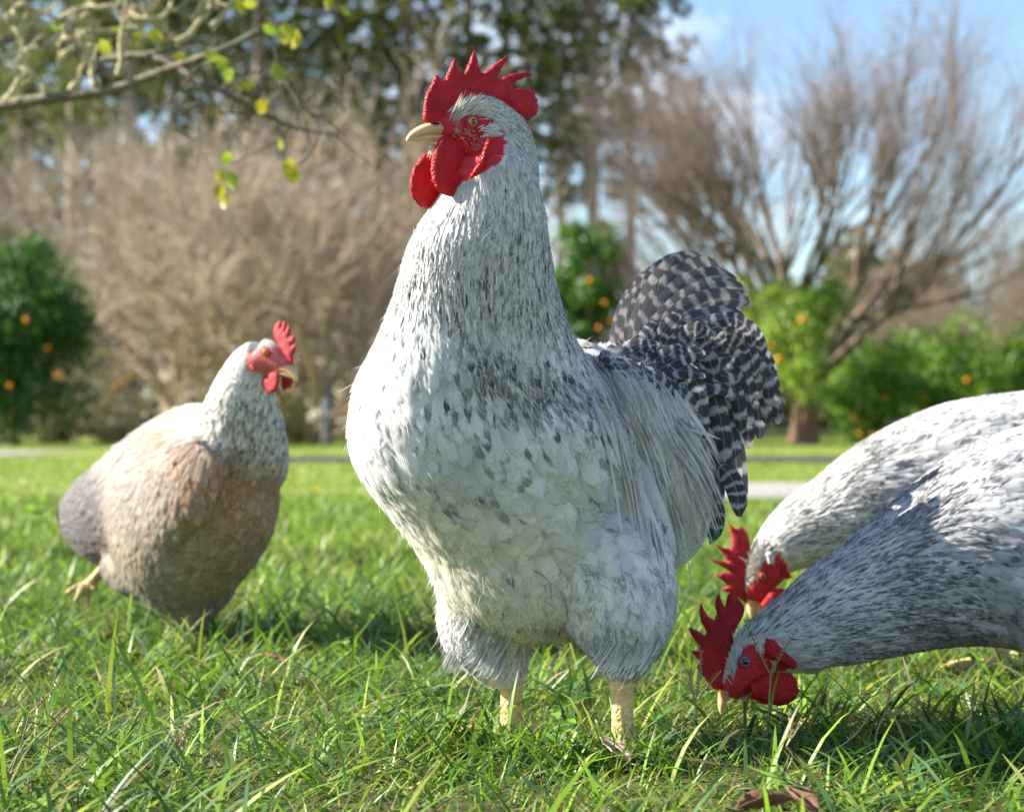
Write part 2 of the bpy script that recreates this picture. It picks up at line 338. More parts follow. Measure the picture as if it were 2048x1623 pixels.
# ------------------------------------------------------------------ trees
def perp(d): a = rng.normal(size=3); a -= d * (a @ d); return nrm(a)
def twig_batch(P, D, L, r, bend=.25, up=.12, nv=4):
    """many three-sided twigs at once"""
    n = len(P); q = rng.normal(size=(n, 3)); q -= D * (q * D).sum(1, keepdims=True); q = nrm(q); s = np.linspace(0, 1, nv)
    X = P[:, None] + D[:, None] * (L[:, None] * s)[..., None] + (q * bend + np.array([0, 0, up]))[:, None] * (L[:, None] * s ** 2)[..., None]
    b = nrm(np.cross(D, q)); th = np.array([0, 2.094, 4.189]); rr = r[:, None] * (1 - .75 * s)
    V = X[:, :, None] + rr[:, :, None, None] * (np.cos(th)[None, None, :, None] * q[:, None, None] + np.sin(th)[None, None, :, None] * b[:, None, None])
    base = (np.arange(n) * nv * 3)[:, None, None]; i = (np.arange(nv - 1) * 3)[None, :, None]; j = np.arange(3)[None, None]; k = (j + 1) % 3
    Q = np.stack([base + i + j, base + i + k, base + i + 3 + k, base + i + 3 + j], -1).reshape(-1, 4)
    return V.reshape(-1, 3), Q, X
def grow(g, p, d, L, r, lvl, maxl, spec, tips, col):
    m = 5; P = [p]; dd = d.copy()
    for i in range(m - 1):
        dd = nrm(dd + perp(dd) * spec['wander'] + np.array([0, 0, spec['up'] if lvl else 0])); P.append(P[-1] + dd * L / (m - 1))
    P = np.array(P); rr = np.linspace(r, r * .6, m)
    V, Q = tube(P, rr, 7 if lvl < 2 else 4); g.add(V, Q, col=(*(col * rng.uniform(.8, 1.2)), 1))
    if lvl >= maxl:
        for t in np.linspace(.15, 1, spec['tw']):
            i = min(int(t * (m - 1)), m - 2); tips.append((P[i] + (P[i + 1] - P[i]) * (t * (m - 1) - i), nrm(dd + perp(dd) * spec['ts'])))
        return
    for k in range(spec['n'][lvl]):
        t = rng.uniform(.35, 1) if k else 1.; i = min(int(t * (m - 1)), m - 2); q = P[i] + (P[i + 1] - P[i]) * (t * (m - 1) - i)
        a = spec['ang'] * rng.uniform(.5, 1.2) * (.5 if k == 0 else 1)
        grow(g, q, nrm(dd * math.cos(a) + perp(dd) * math.sin(a)), L * spec['ls'] * rng.uniform(.8, 1.15), r * rng.uniform(.5, .62), lvl + 1, maxl, spec, tips, col)
def bare_tree(name, base, stems, L0, r0, spec, label, trunk=None, col=(.17, .12, .085), tcol=None, tl=(.5, .9), tr=.006, group=None, per=3):
    col = np.array(col); tcol = col if tcol is None else np.array(tcol)
    t = thing(name, base, label, 'tree', group); g = Geo(); tips = []; base = np.asarray(base, float)
    top = base.copy()
    if trunk:
        P = np.array([base - [0, 0, .1], base + [.02, 0, .15], base + [.05, 0, trunk * .6], base + [.03, 0, trunk]])
        V, Q = tube(P, np.array([r0 * 1.9, r0 * 1.5, r0 * 1.3, r0 * 1.35]), 12, 10); g.add(V, Q, col=(*(col * np.array([1.25, .9, .8])), 1)); top = P[-1] - [0, 0, .06]
    for k in range(stems):
        a = 6.283 * k / stems + rng.uniform(-.3, .3); e = spec['tilt'] * (.55 + .6 * ((k * .618) % 1))
        grow(g, top + np.array([math.cos(a), math.sin(a), 0]) * r0 * .4, np.array([math.sin(e) * math.cos(a), math.sin(e) * math.sin(a), math.cos(e)]), L0 * rng.uniform(.85, 1.15), r0 * rng.uniform(.55, .8), 0, len(spec['n']), spec, tips, col)
    P = np.array([x[0] for x in tips]); D = np.array([x[1] for x in tips]); n = len(P)
    V, Q, X = twig_batch(P, D, rng.uniform(*tl, n), np.full(n, tr), .2, spec['up'] * .8)
    gc = Geo(); c = np.repeat(tcol[None] * rng.uniform(.65, 1.35, (n, 1)), 12, 0); gc.add(V, Q, col=np.hstack([c, np.ones((len(c), 1))]))
    for j in range(per):
        i = rng.integers(1, 4, n); Pp = X[np.arange(n), i]; Dd = nrm(D + rng.normal(0, .55, (n, 3)))
        V, Q, _ = twig_batch(Pp, Dd, rng.uniform(*tl, n) * .6, np.full(n, tr * .6), .2, spec['up'], 3)
        c = np.repeat(tcol[None] * rng.uniform(.65, 1.35, (n, 1)), 9, 0); gc.add(V, Q, col=np.hstack([c, np.ones((len(c), 1))]))
    link('trunk', g.mesh('trunk'), BARK, t); link('crown', gc.mesh('crown'), TWIG, t)
    return t
def leaf_quads(P, N, size, asp, col, fold=.25):
    """kite-shaped leaves: P centres, N facing, size length"""
    n = len(P); a = nrm(np.cross(N, rng.normal(size=(n, 3)))); b = np.cross(N, a); s = size[:, None]
    V = np.stack([P - a * s * .5, P + b * s * asp * .5 + N * s * fold * .2, P + a * s * .5 - N * s * .12, P - b * s * asp * .5 + N * s * fold * .2], 1).reshape(-1, 3)
    i = np.arange(n)[:, None] * 4; T = np.concatenate([i + [0, 1, 2], i + [0, 2, 3]])
    return V, T, np.hstack([np.repeat(col, 4, 0), np.ones((4 * n, 1))])
def citrus(name, base, h, rad, n, label, fruits=(), bottom=.25, cols=((.045, .12, .02), (.08, .19, .025), (.13, .26, .03)), lumps=50, ls=(.07, .12), group=None, cat='tree', sky=.5):
    t = thing(name, base, label, cat, group); base = np.asarray(base, float); g = Geo()
    V, Q = tube([base - [0, 0, .1], base + [.03, 0, h * .25], base + [0, .02, h * .5]], np.array([.06, .05, .03]), 8, 6); g.add(V, Q, col=(.12, .085, .06, 1))
    cen = base + [0, 0, h * (bottom + (1 - bottom) / 2)]; ax = np.array([rad, rad, h * (1 - bottom) / 2]); lc = []
    for k in range(lumps):
        d = nrm(rng.normal(size=3)); q = cen + d * ax * rng.uniform(.3, 1.0); lc.append(q)
        V, Q = tube([base + [0, 0, h * .3], base * .4 + q * .6 + rng.normal(0, .05, 3), q], np.array([.03, .018, .008]), 5); g.add(V, Q, col=(.12, .085, .06, 1))
    lc = np.array(lc); i = rng.integers(0, lumps, n); lr = rng.uniform(.16, .42, lumps)[i] * min(1.2, rad)
    d = nrm(rng.normal(size=(n, 3)) + [0, 0, .2]); rr = (rng.uniform(.2, 1, n) ** .5 + rng.exponential(.22, n)) * lr; P = lc[i] + d * rr[:, None]
    P[:, 2] = np.maximum(P[:, 2], base[2] + .05); N = nrm(d + rng.normal(0, .6, (n, 3)) + [0, 0, .35])
    c = np.array(cols)[rng.integers(0, len(cols), n)] * rng.uniform(.7, 1.3, (n, 1))
    V, T, cc = leaf_quads(P, N, rng.uniform(*ls, n), .5, c); gl = Geo(); gl.add(V, None, T, cc)
    link('trunk', g.mesh('trunk'), BARK, t); link('crown', gl.mesh('crown'), LEAF, t)
    for (fx, fy, fd) in fruits:
        o = link('orange', ORANGE, None, t); o.location = Vector(W(fx, fy, fd)); o.rotation_euler = (rng.uniform(0, 3), 0, rng.uniform(0, 3)); s = rng.uniform(.85, 1.2); o.scale = (s, s, s)
    return t
bm = bmesh.new(); bmesh.ops.create_icosphere(bm, subdivisions=2, radius=.037)
for v in bm.verts: v.co.z *= .93
bm.verts.ensure_lookup_table(); ORANGE = bpy.data.meshes.new('orange'); bm.to_mesh(ORANGE); bm.free(); ORANGE.materials.append(FRUIT)
ORANGE.polygons.foreach_set('use_smooth', np.ones(len(ORANGE.polygons), bool))

rng = np.random.default_rng(5)
BIG = dict(n=[3, 3, 3, 3], ang=.44, ls=.75, wander=.12, up=.035, tw=5, ts=.55, tilt=.85)
BUSH = dict(n=[3, 3, 3, 2], ang=.60, ls=.70, wander=.20, up=.05, tw=4, ts=.6, tilt=.95)
bare_tree('bare_tree', W(1606, 889, 30), 9, 1.85, .15, BIG, 'leafless spreading tree with reddish trunk against the blue sky', trunk=.95, tr=.0045, tl=(.5, 1.1), col=(.17, .125, .09), tcol=(.25, .19, .165), per=2)
rng = np.random.default_rng(6)
bare_tree('bare_tree', W(640, 884, 33), 12, 2.3, .12, BUSH, 'dense leafless brown tree with many stems behind the hen', tl=(.5, 1.0), tr=.011, tcol=(.44, .35, .27), col=(.34, .26, .17), per=1)
bare_tree('bare_tree', W(400, 880, 36), 11, 2.2, .11, BUSH, 'dense leafless thicket tree beside the dark orange tree', tl=(.5, 1.0), tr=.010, tcol=(.42, .34, .27), col=(.32, .25, .17), per=1)
proto = bare_tree('bare_tree', (0, 60, 0), 8, 1.75, .10, BUSH, 'x', tl=(.5, 1.0), col=(.20, .15, .11), tcol=(.25, .19, .145), per=2)
def copy_thing(o, loc, rz=0, sc=1, label=None):
    r = o.copy(); C.objects.link(r); r.location = Vector(loc); r.rotation_euler = (0, 0, rz); r.scale = (sc,) * 3 if np.isscalar(sc) else sc
    if label: r['label'] = label
    for ch in o.children:
        c = ch.copy(); C.objects.link(c); c.parent = r
        c.matrix_parent_inverse = ch.matrix_parent_inverse.copy()
    return r
far_b = [(1400, 44, .75, 'leafless brown tree behind the rooster\'s tail'), (1890, 40, .92, 'leafless brown thicket behind the low orange bushes'), (2110, 46, 1.15, 'leafless tree at the edge of the picture beyond the pecking roosters'),
         (170, 46, 1.3, 'tall leafless tree above the dark orange tree'), (-40, 50, 1.55, 'leafless tree behind the lichen branch'), (800, 42, 1.0, 'leafless tree behind the rooster\'s beak'), (560, 48, 1.35, 'tall pale leafless tree between the pine trunks'), (1230, 48, .6, 'leafless thicket beside the rooster\'s neck'), (1700, 50, .65, 'leafless thicket far behind the spreading tree')]
for i, (px, d, sc, lb) in enumerate(far_b):
    loc = W(px, 0, d); loc[2] = 0
    if i == 0: base = proto; base.location = Vector(loc); base['label'] = lb; base.rotation_euler = (0, 0, .4); base.scale = (sc,) * 3
    else: copy_thing(proto, loc, i * 1.3, sc, lb)
for o in [o for o in C.objects if o.name.startswith('bare_tree')]: o['group'] = 'leafless trees behind the lawn'

rng = np.random.default_rng(8)
G = lambda px, d: [(px - 1024) / F * d, d, 0]
citrus('orange_tree', G(25, 28), 2.95, 1.2, 22000, 'dark green orange tree at the edge beside the leafless thicket', [(95, 695, 26.7), (112, 745, 26.7), (52, 640, 26.6), (120, 752, 26.8), (20, 770, 26.6)], .02, cols=((.03, .095, .02), (.055, .15, .025), (.09, .21, .03)), lumps=75)
citrus('orange_tree', G(1165, 29.5), 3.3, .72, 12000, 'green orange tree half hidden behind the big rooster', [(1210, 605, 28.7), (1198, 655, 28.7), (1222, 640, 28.8), (1180, 560, 28.7)], .08, lumps=26)
citrus('orange_tree', G(1592, 28.4), 2.5, .9, 7000, 'pale green orange tree in front of the reddish trunk', [(1558, 717, 27.6), (1545, 690, 27.8), (1604, 640, 27.6)], .22, cols=((.15, .27, .03), (.23, .36, .04), (.32, .42, .07)), lumps=34)
citrus('orange_bush', G(1745, 31), 1.6, .9, 8000, 'low orange bush beside the reddish trunk with fruit near the ground', [(1703, 828, 30.2), (1712, 842, 30.1), (1768, 796, 30.2), (1785, 853, 30.2), (1770, 858, 30.2), (1720, 868, 30.3), (1745, 870, 30.3)], 0, cols=((.15, .30, .035), (.26, .44, .05), (.12, .22, .025)), lumps=38, cat='bush')
citrus('orange_bush', G(1905, 32), 1.95, 1.05, 9000, 'bright green orange bush in the middle of the low row', [(1850, 800, 31), (1935, 760, 31)], 0, cols=((.15, .30, .035), (.26, .44, .05), (.13, .24, .025)), lumps=38, cat='bush')
citrus('orange_bush', G(2060, 31), 1.85, 1.0, 8000, 'green orange bush at the far end of the low row', [(2010, 820, 30)], 0, cols=((.15, .30, .035), (.26, .44, .05), (.13, .24, .025)), lumps=38, cat='bush')
citrus('evergreen_tree', G(2075, 70), 7.4, 1.3, 3500, 'distant evergreen tree at the far edge of the sky', (), .3, lumps=18, ls=(.2, .3))

def flowers(px, d, h, rad, n, label, pc):
    base = np.array(G(px, d)); t = thing('flowering_bush', base, label, 'bush', 'flowering bushes along the lawn'); g = Geo(); gl = Geo()
    a = rng.uniform(0, 6.28, 60); e = rng.uniform(0, .8, 60); D = np.stack([np.sin(e) * np.cos(a), np.sin(e) * np.sin(a), np.cos(e)], -1)
    V, Q, X = twig_batch(np.repeat(base[None], 60, 0) + rng.normal(0, .12, (60, 3)) * [1, 1, 0], D, rng.uniform(.6, 1, 60) * h, np.full(60, .008)); g.add(V, Q, col=(.10, .11, .04, 1))
    i = rng.integers(0, 60, n); k = rng.integers(0, 4, n); P = X[i, k] + rng.normal(0, .09 * rad / .5, (n, 3)); P[:, 2] = np.abs(P[:, 2] - .02) + .02
    V, T, c = leaf_quads(P, nrm(rng.normal(size=(n, 3)) + [0, 0, .5]), rng.uniform(.06, .1, n), .45, np.array([[.07, .10, .02], [.13, .13, .03], [.17, .12, .04]])[rng.integers(0, 3, n)]); gl.add(V, None, T, c)
    link('trunk', g.mesh('stems'), BARK, t); link('crown', gl.mesh('foliage'), LEAF, t)
    for q in X[rng.choice(60, 9, False), 3]:
        gf = Geo(); m = 12; th = rng.uniform(0, 6.28, m); N = nrm(np.stack([np.cos(th), np.sin(th), np.full(m, .5)], -1))
        V, T, c = leaf_quads(q + N * .03, nrm(N + [0, -.6, .6]), np.full(m, .07), .6, np.repeat(np.array([pc]), m, 0) * rng.uniform(.8, 1.2, (m, 1))); gf.add(V, None, T, c)
        link('blossom', gf.mesh('blossom'), PETAL, t)
flowers(8, 30, 1.0, .6, 900, 'low flowering bush with orange blooms under the dark orange tree', (.8, .28, .01))
flowers(110, 31, .9, .5, 800, 'low flowering bush with yellow blooms beside the dark orange tree', (.75, .5, .02))
flowers(225, 31, .95, .5, 700, 'low bush with golden blooms behind the hen\'s back', (.8, .42, .01))
flowers(590, 30, .9, .35, 500, 'slim bush with yellow blooms next to the hen\'s beak', (.75, .5, .03))

# tall pines: one built, the rest copied
def pine():
    t = thing('pine_tree', (0, 55, 0), 'x', 'tree', 'tall pines behind the garden'); b = np.array([0, 55, 0.]); H = 19.; g = Geo(); gl = Geo()
    V, Q = tube([b - [0, 0, .2], b + [.1, 0, 6], b + [.05, .1, 12], b + [.1, 0, H]], np.array([.21, .17, .12, .03]), 9, 16); g.add(V, Q, col=(.28, .22, .17, 1))
    P, D = [], []
    for k in range(64):
        z = 7.6 + (H - 7.8) * (k / 63.) ** .9; a = k * 2.4 + rng.uniform(-.4, .4); Lb = (3.2 * (1 - .65 * (z - 7.6) / (H - 7.6))) * rng.uniform(.6, 1.1)
        d = nrm([math.cos(a), math.sin(a), rng.uniform(-.05, .35)]); q = b + [.07, 0, z]; e = q + d * Lb + [0, 0, .3]
        V, Q = tube([q, q + d * Lb * .5, e], np.array([.05, .032, .012]), 5); g.add(V, Q, col=(.17, .125, .09, 1))
        for s in np.linspace(.35, 1, 9): c = q + (e - q) * s; P.append(c + rng.normal(0, .22, 3)); D.append(nrm(d + rng.normal(0, .5, 3) + [0, 0, .3]))
    P = np.array(P); D = np.array(D); m = 34; n = len(P) * m; Pn = np.repeat(P, m, 0); Dn = nrm(np.repeat(D, m, 0) + rng.normal(0, .75, (n, 3)))
    V, T, c = leaf_quads(Pn + Dn * .2, nrm(rng.normal(size=(n, 3))), np.full(n, .40), .14, np.array([[.09, .135, .035], [.14, .18, .04], [.20, .20, .055]])[rng.integers(0, 3, n)])
    a = nrm(np.cross(nrm(rng.normal(size=(n, 3))), Dn)); s = rng.uniform(.22, .42, n)[:, None]; w = .028
    V = np.stack([Pn - a * w, Pn + a * w, Pn + Dn * s], 1).reshape(-1, 3); T = np.arange(3 * n).reshape(-1, 3); gl.add(V, None, T, c.reshape(n, 4, 4)[:, :3].reshape(-1, 4))
    link('trunk', g.mesh('trunk'), BARK, t); link('crown', gl.mesh('crown'), LEAF, t); return t
pp = pine()
pl = [(512, 54, 1.0), (822, 57, 1.0), (268, 50, 1.05), (142, 52, 1.0), (345, 60, .95), (48, 56, 1.05), (935, 58, 1.0), (1180, 56, .98), (690, 60, 1.05), (1060, 62, 1.0), (-70, 58, 1.0), (1255, 63, .9), (600, 66, 1.1), (205, 66, 1.1), (1120, 68, .95), (420, 70, 1.1), (760, 70, 1.1)]
names = ['pine with a slim pale trunk over the leafless thicket', 'pine whose trunk rises above the rooster\'s beak', 'pine with a dark trunk behind the lichen branch', 'pine with trunk crossing the lichen branch near the corner', 'thin pine beyond the lichen branch tip', 'pine at the corner of the picture', 'pine above the rooster\'s comb', 'pine with the lowest boughs beside the open sky', 'pine between the yellow leaves and the rooster', 'pine behind the rooster\'s comb tip', 'pine just past the picture edge', 'outermost pine next to the open sky', 'farther pine over the brown thicket', 'farther pine behind the corner trunks', 'farther pine behind the boughs by the sky', 'farthest pine over the thicket', 'farthest pine near the rooster\'s face']
for i, ((px, d, s), lb) in enumerate(zip(pl, names)):
    if i == 0: pp.location = Vector(G(px, d)); pp['label'] = lb
    else: copy_thing(pp, G(px, d), i * 1.7, (1, 1, s) if i % 2 else s, lb)

# the far wood, one mass
g = Geo(); n = 70000; x = rng.uniform(-75, 95, n); px = x / 88 * F + 1024
top = np.where(px < 1060, 14., 6.3) + 1.8 * np.sin(x * .5) + 1.1 * np.sin(x * 1.7 + 1); z = rng.random(n) ** .8 * top
P = np.stack([x, 84 + rng.uniform(0, 8, n), z], -1); c = np.array([[.08, .11, .035], [.12, .13, .05], [.18, .155, .09], [.22, .175, .12]])[rng.integers(0, 4, n)] * rng.uniform(.7, 1.2, (n, 1))
V, T, cc = leaf_quads(P, nrm(rng.normal(size=(n, 3)) + [0, -.3, .3]), rng.uniform(.4, .9, n), .6, c); g.add(V, None, T, cc)
link('woods', g.mesh('woods'), LEAF, kind='stuff', label='hazy brown and green woods far beyond the lawn')

# pale post by the thicket
t = thing('fence_post', G(652, 31.2), 'pale grey weathered post behind the hen\'s head', 'post'); b = np.array(G(652, 31.2)); g = Geo()
V, Q, T = loft(np.array([b + [0, 0, -.05], b + [0, 0, .3], b + [0, 0, .62]]), np.array([[.06, 0, 0]] * 3), np.array([[0, .06, 0]] * 3), 6, 8); g.add(V, Q, T, (.27, .28, .30, 1)); link('post', g.mesh('post'), BARK, t)
g = Geo(); V, Q, T = loft(np.array([b + [0, 0, .615], b + [0, 0, .65], b + [0, 0, .69]]), np.array([[.07, 0, 0], [.07, 0, 0], [.02, 0, 0]]), np.array([[0, .07, 0], [0, .07, 0], [0, .02, 0]]), 6, 8); g.add(V, Q, T, (.3, .31, .33, 1)); link('cap', g.mesh('cap'), BARK, t)

# the near fruit tree whose lichen-covered branches reach in at the top
def lichen_tree():
    base = np.array([-2.55, 5.0, 0]); t = thing('pear_tree', base, 'old fruit tree with lichen-covered branches and last yellow leaves overhead', 'tree')
    g = Geo(); gc = Geo()
    col = (.20, .175, .12, 1); lich = (.42, .37, .21, 1)
    V, Q = tube([base - [0, 0, .1], base + [.05, -.02, .5], base + [.02, 0, 1.1], base + [.1, 0, 2.2]], np.array([.10, .075, .065, .03]), 10, 14); g.add(V, Q, col=col)
    def br(pts, r0, r1, c=col, n=14):
        P = np.array([W(*p) if p[2] > 2.3 else p for p in pts]); V, Q = tube(P, np.linspace(r0, r1, len(P)), 7, n); g.add(V, Q, col=c)
    br([tuple(base + [.03, 0, 1.0]), (-300, 235, 4.9), (0, 208, 4.7), (120, 192, 4.65), (225, 178, 4.6), (330, 140, 4.55), (440, 100, 4.5), (520, 60, 4.5)], .019, .007, (.17, .15, .095, 1), 30)
    br([(200, 118, 4.7), (300, 110, 4.6), (400, 160, 4.5), (500, 212, 4.5), (580, 252, 4.5), (640, 264, 4.5), (690, 270, 4.5)], .009, .0018, (.13, .11, .085, 1), 20)
    br([tuple(base + [.05, 0, 1.3]), (-250, 120, 5.1), (0, 78, 4.9), (110, 92, 4.8), (200, 118, 4.7), (330, 100, 4.6), (400, 75, 4.6)], .014, .005, (.16, .14, .095, 1), 24)
    br([tuple(base + [.07, 0, 1.6]), (-200, 20, 5.1), (40, -20, 4.9), (260, -40, 4.8), (520, -30, 4.7), (700, -60, 4.7)], .013, .005, (.16, .14, .095, 1), 24)
    br([tuple(base + [.07, 0, 1.75]), (-260, -160, 4.8), (0, -260, 4.6), (300, -330, 4.4)], .022, .006, col, 20)
    P0 = []
    for (x, y, d, a, l) in [(20, 60, 4.8, 80, 90), (60, 30, 4.8, -30, 110), (100, 90, 4.75, 55, 90), (150, 20, 4.75, 10, 100), (190, 170, 4.6, 95, 80), (190, 60, 4.7, -20, 120), (235, 150, 4.6, 60, 100), (270, 60, 4.6, 30, 100), (330, 70, 4.6, 60, 90), (380, 40, 4.6, 35, 80), (90, 185, 4.65, 60, 60), (140, 180, 4.65, 75, 50), (0, 120, 4.8, 40, 90), (310, 150, 4.55, -10, 110), (350, 85, 4.55, 50, 120), (30, 10, 4.8, 20, 90), (240, 10, 4.7, 70, 60), (120, 120, 4.7, 15, 80), (10, 200, 4.7, 50, 60), (260, 20, 4.6, -35, 90), (420, 55, 4.55, 45, 70), (180, 105, 4.7, 130, 70), (60, 110, 4.75, 110, 70)]:
        q = W(x, y, d); k = 5; P = [q]; th = R(a)
        for i in range(k): th += rng.normal(.12, .35); P.append(P[-1] + np.array([math.cos(th), rng.normal(0, .35), math.sin(th)]) * l / 840 / k * 1.3)
        P = np.array(P); V, Q = tube(P, np.linspace(.0085, .0035, k + 1), 6, 14); V += rng.normal(0, .0008, V.shape); gc.add(V, Q, col=lich)
        for i in range(2):
            s = P[rng.integers(2, k + 1)]; V, Q = tube([s, s + rng.normal(0, .03, 3) + [0, 0, .02], s + rng.normal(0, .04, 3) + [.01, 0, .05]], np.array([.004, .003, .0015]), 5); gc.add(V, Q, col=lich)
    for k in range(26):      # hanging fine twigs
        s = W(rng.uniform(330, 780), rng.uniform(130, 275), 4.5); V, Q = tube([s, s + rng.normal(0, .04, 3), s + rng.normal(0, .07, 3) + [.03, 0, -.03]], np.array([.003, .002, .001]), 4); gc.add(V, Q, col=(.14, .12, .09, 1))
    for (a, b) in (((580, 255, 4.5), (455, 330, 4.4)), ((500, 215, 4.5), (450, 380, 4.4)), ((640, 265, 4.5), (580, 335, 4.45)), ((520, -20, 4.7), (570, 60, 4.55)), ((440, 180, 4.5), (493, 160, 4.5)), ((520, 60, 4.5), (555, 140, 4.5))):
        A, B = W(*a), W(*b); V, Q = tube([A, (A + B) / 2 + rng.normal(0, .02, 3), B], np.array([.003, .0022, .0014]), 5, 8); gc.add(V, Q, col=(.13, .11, .07, 1))
    link('trunk', g.mesh('trunk'), BARK, t); link('crown', gc.mesh('lichen_twigs'), TWIG, t)
    LP = [(571, 68, 50, 80), (541, 57, 34, 20), (590, 78, 40, 110), (556, 145, 44, 60), (493, 169, 32, 0), (523, 212, 38, 110), (453, 318, 30, 100), (441, 352, 32, 90), (462, 360, 38, 70), (438, 382, 34, 110), (448, 404, 28, 80), (580, 340, 44, 85), (588, 352, 28, 110), (310, 70, 34, 20), (210, 95, 34, 60), (232, 55, 28, 0), (425, 112, 36, 30), (445, 130, 36, 70), (456, 150, 32, 110), (275, 74, 22, 40), (110, 52, 24, 30), (478, 12, 30, 60), (500, 6, 28, 0), (655, 5, 28, 90), (560, 288, 24, 70), (358, 112, 24, 0), (690, 20, 22, 40)]
    for (x, y, s, a) in LP:
        c = W(x, y, 4.45 + rng.uniform(-.05, .05)); Ln = s / 895. * 1.15; th = R(a); d = np.array([math.cos(th), rng.normal(0, .4), -math.sin(th)]); d = nrm(d); n_ = nrm(np.cross(d, [rng.normal(0, .4), -1, rng.normal(0, .4)])); f = np.cross(d, n_)
        vs = np.linspace(0, 1, 7); wv = np.array([.02, .6, .95, 1, .8, .45, .02]) * Ln * .33; V = []
        for v, w in zip(vs, wv):
            o = c + d * (v - .5) * Ln + f * (-.25 * Ln * (v - .4) ** 2)
            V += [o - n_ * w + f * w * .3, o, o + n_ * w + f * w * .3]
        i = np.arange(6)[:, None] * 3; Q = np.concatenate([i + [0, 1, 4, 3], i + [1, 2, 5, 4]])
        gl = Geo(); yc = rng.uniform(0, 1); gl.add(np.array(V), Q, col=(.22 + .28 * yc, .33 + .10 * yc, .03, 1)); link('leaf', gl.mesh('leaf'), LEAF, t)
lichen_tree()

# ------------------------------------------------------------------ birds: shared tools
def ray_plane(px, py, O, n, s=0.):
    """point of the plane (through O + s n, normal n) that lies behind picture position px, py of the study photo"""
    d = np.stack([(np.asarray(px, float) - 1024) / F, np.ones_like(np.asarray(px, float)), (HZ - np.asarray(py, float)) / F], -1); c = np.array([0, 0, CH])
    t = ((O + n * s - c) @ n) / (d @ n); return c + d * t[..., None]
def inpoly(x, y, poly):
    p = np.asarray(poly, float); q = np.roll(p, -1, 0); r = np.zeros(len(x), bool)
    for (x0, y0), (x1, y1) in zip(p, q):
        c = (y0 > y) != (y1 > y); r ^= c & (x < (x1 - x0) * (y - y0) / (y1 - y0 + 1e-15) + x0)
    return r
def inflate(poly, tmax, edge=.0012, rd=.008, step=.0016, rough=.0004, bulge=None):
    """outline (2D metres) -> cushion-shaped solid in local x, y with thickness along z"""
    p = np.asarray(poly, float); q = np.roll(p, -1, 0); pts = []
    for a, b in zip(p, q):
        k = max(1, int(np.linalg.norm(b - a) / step)); pts += [a + (b - a) * i / k for i in range(k)]
    pts = np.array(pts); pts += rng.normal(0, step * .14, pts.shape); no = len(pts)
    lo, hi = pts.min(0), pts.max(0); gx, gy = np.meshgrid(np.arange(lo[0], hi[0], step * 1.5), np.arange(lo[1], hi[1], step * 1.3)); gx = gx + (np.arange(len(gy)) % 2)[:, None] * step * .75
    gp = np.stack([gx.ravel(), gy.ravel()], -1); gp = gp[inpoly(gp[:, 0], gp[:, 1], pts)]
    def dist(a):
        A, B = pts, np.roll(pts, -1, 0); ab = B - A; t = np.clip(((a[:, None] - A) * ab).sum(-1) / (ab ** 2).sum(-1), 0, 1); return np.linalg.norm(a[:, None] - (A + t[..., None] * ab), axis=-1).min(1)
    d = dist(gp); gp = gp[d > step * .8]
    allp = np.vstack([pts, gp]); E = [(i, (i + 1) % no) for i in range(no)]
    v, e, f, *_ = geometry.delaunay_2d_cdt([Vector(x) for x in allp], E, [], 1, 1e-7)
    v = np.array([(x.x, x.y) for x in v]); T = np.array([list(x) for x in f if len(x) == 3])
    dd = dist(v); t = edge + (tmax - edge) * np.sqrt(np.clip(dd / rd, 0, 1)); on = dd < 1e-6
    t = t + rng.normal(0, rough, len(t)) * (~on); m = len(v)
    zc = np.zeros(m) if bulge is None else bulge(v[:, 0], v[:, 1])
    Vf = np.hstack([v, (zc + t * .5)[:, None]]); Vb = np.hstack([v, (zc - t * .5)[:, None]])
    cnt = {}
    for a, b, c in T:
        for ed in ((a, b), (b, c), (c, a)): cnt[ed] = 1
    side = [ed for ed in cnt if (ed[1], ed[0]) not in cnt]
    Q = np.array([[b, a, a + m, b + m] for a, b in side])
    return np.vstack([Vf, Vb]), Q, np.vstack([T, T[:, ::-1] + m])

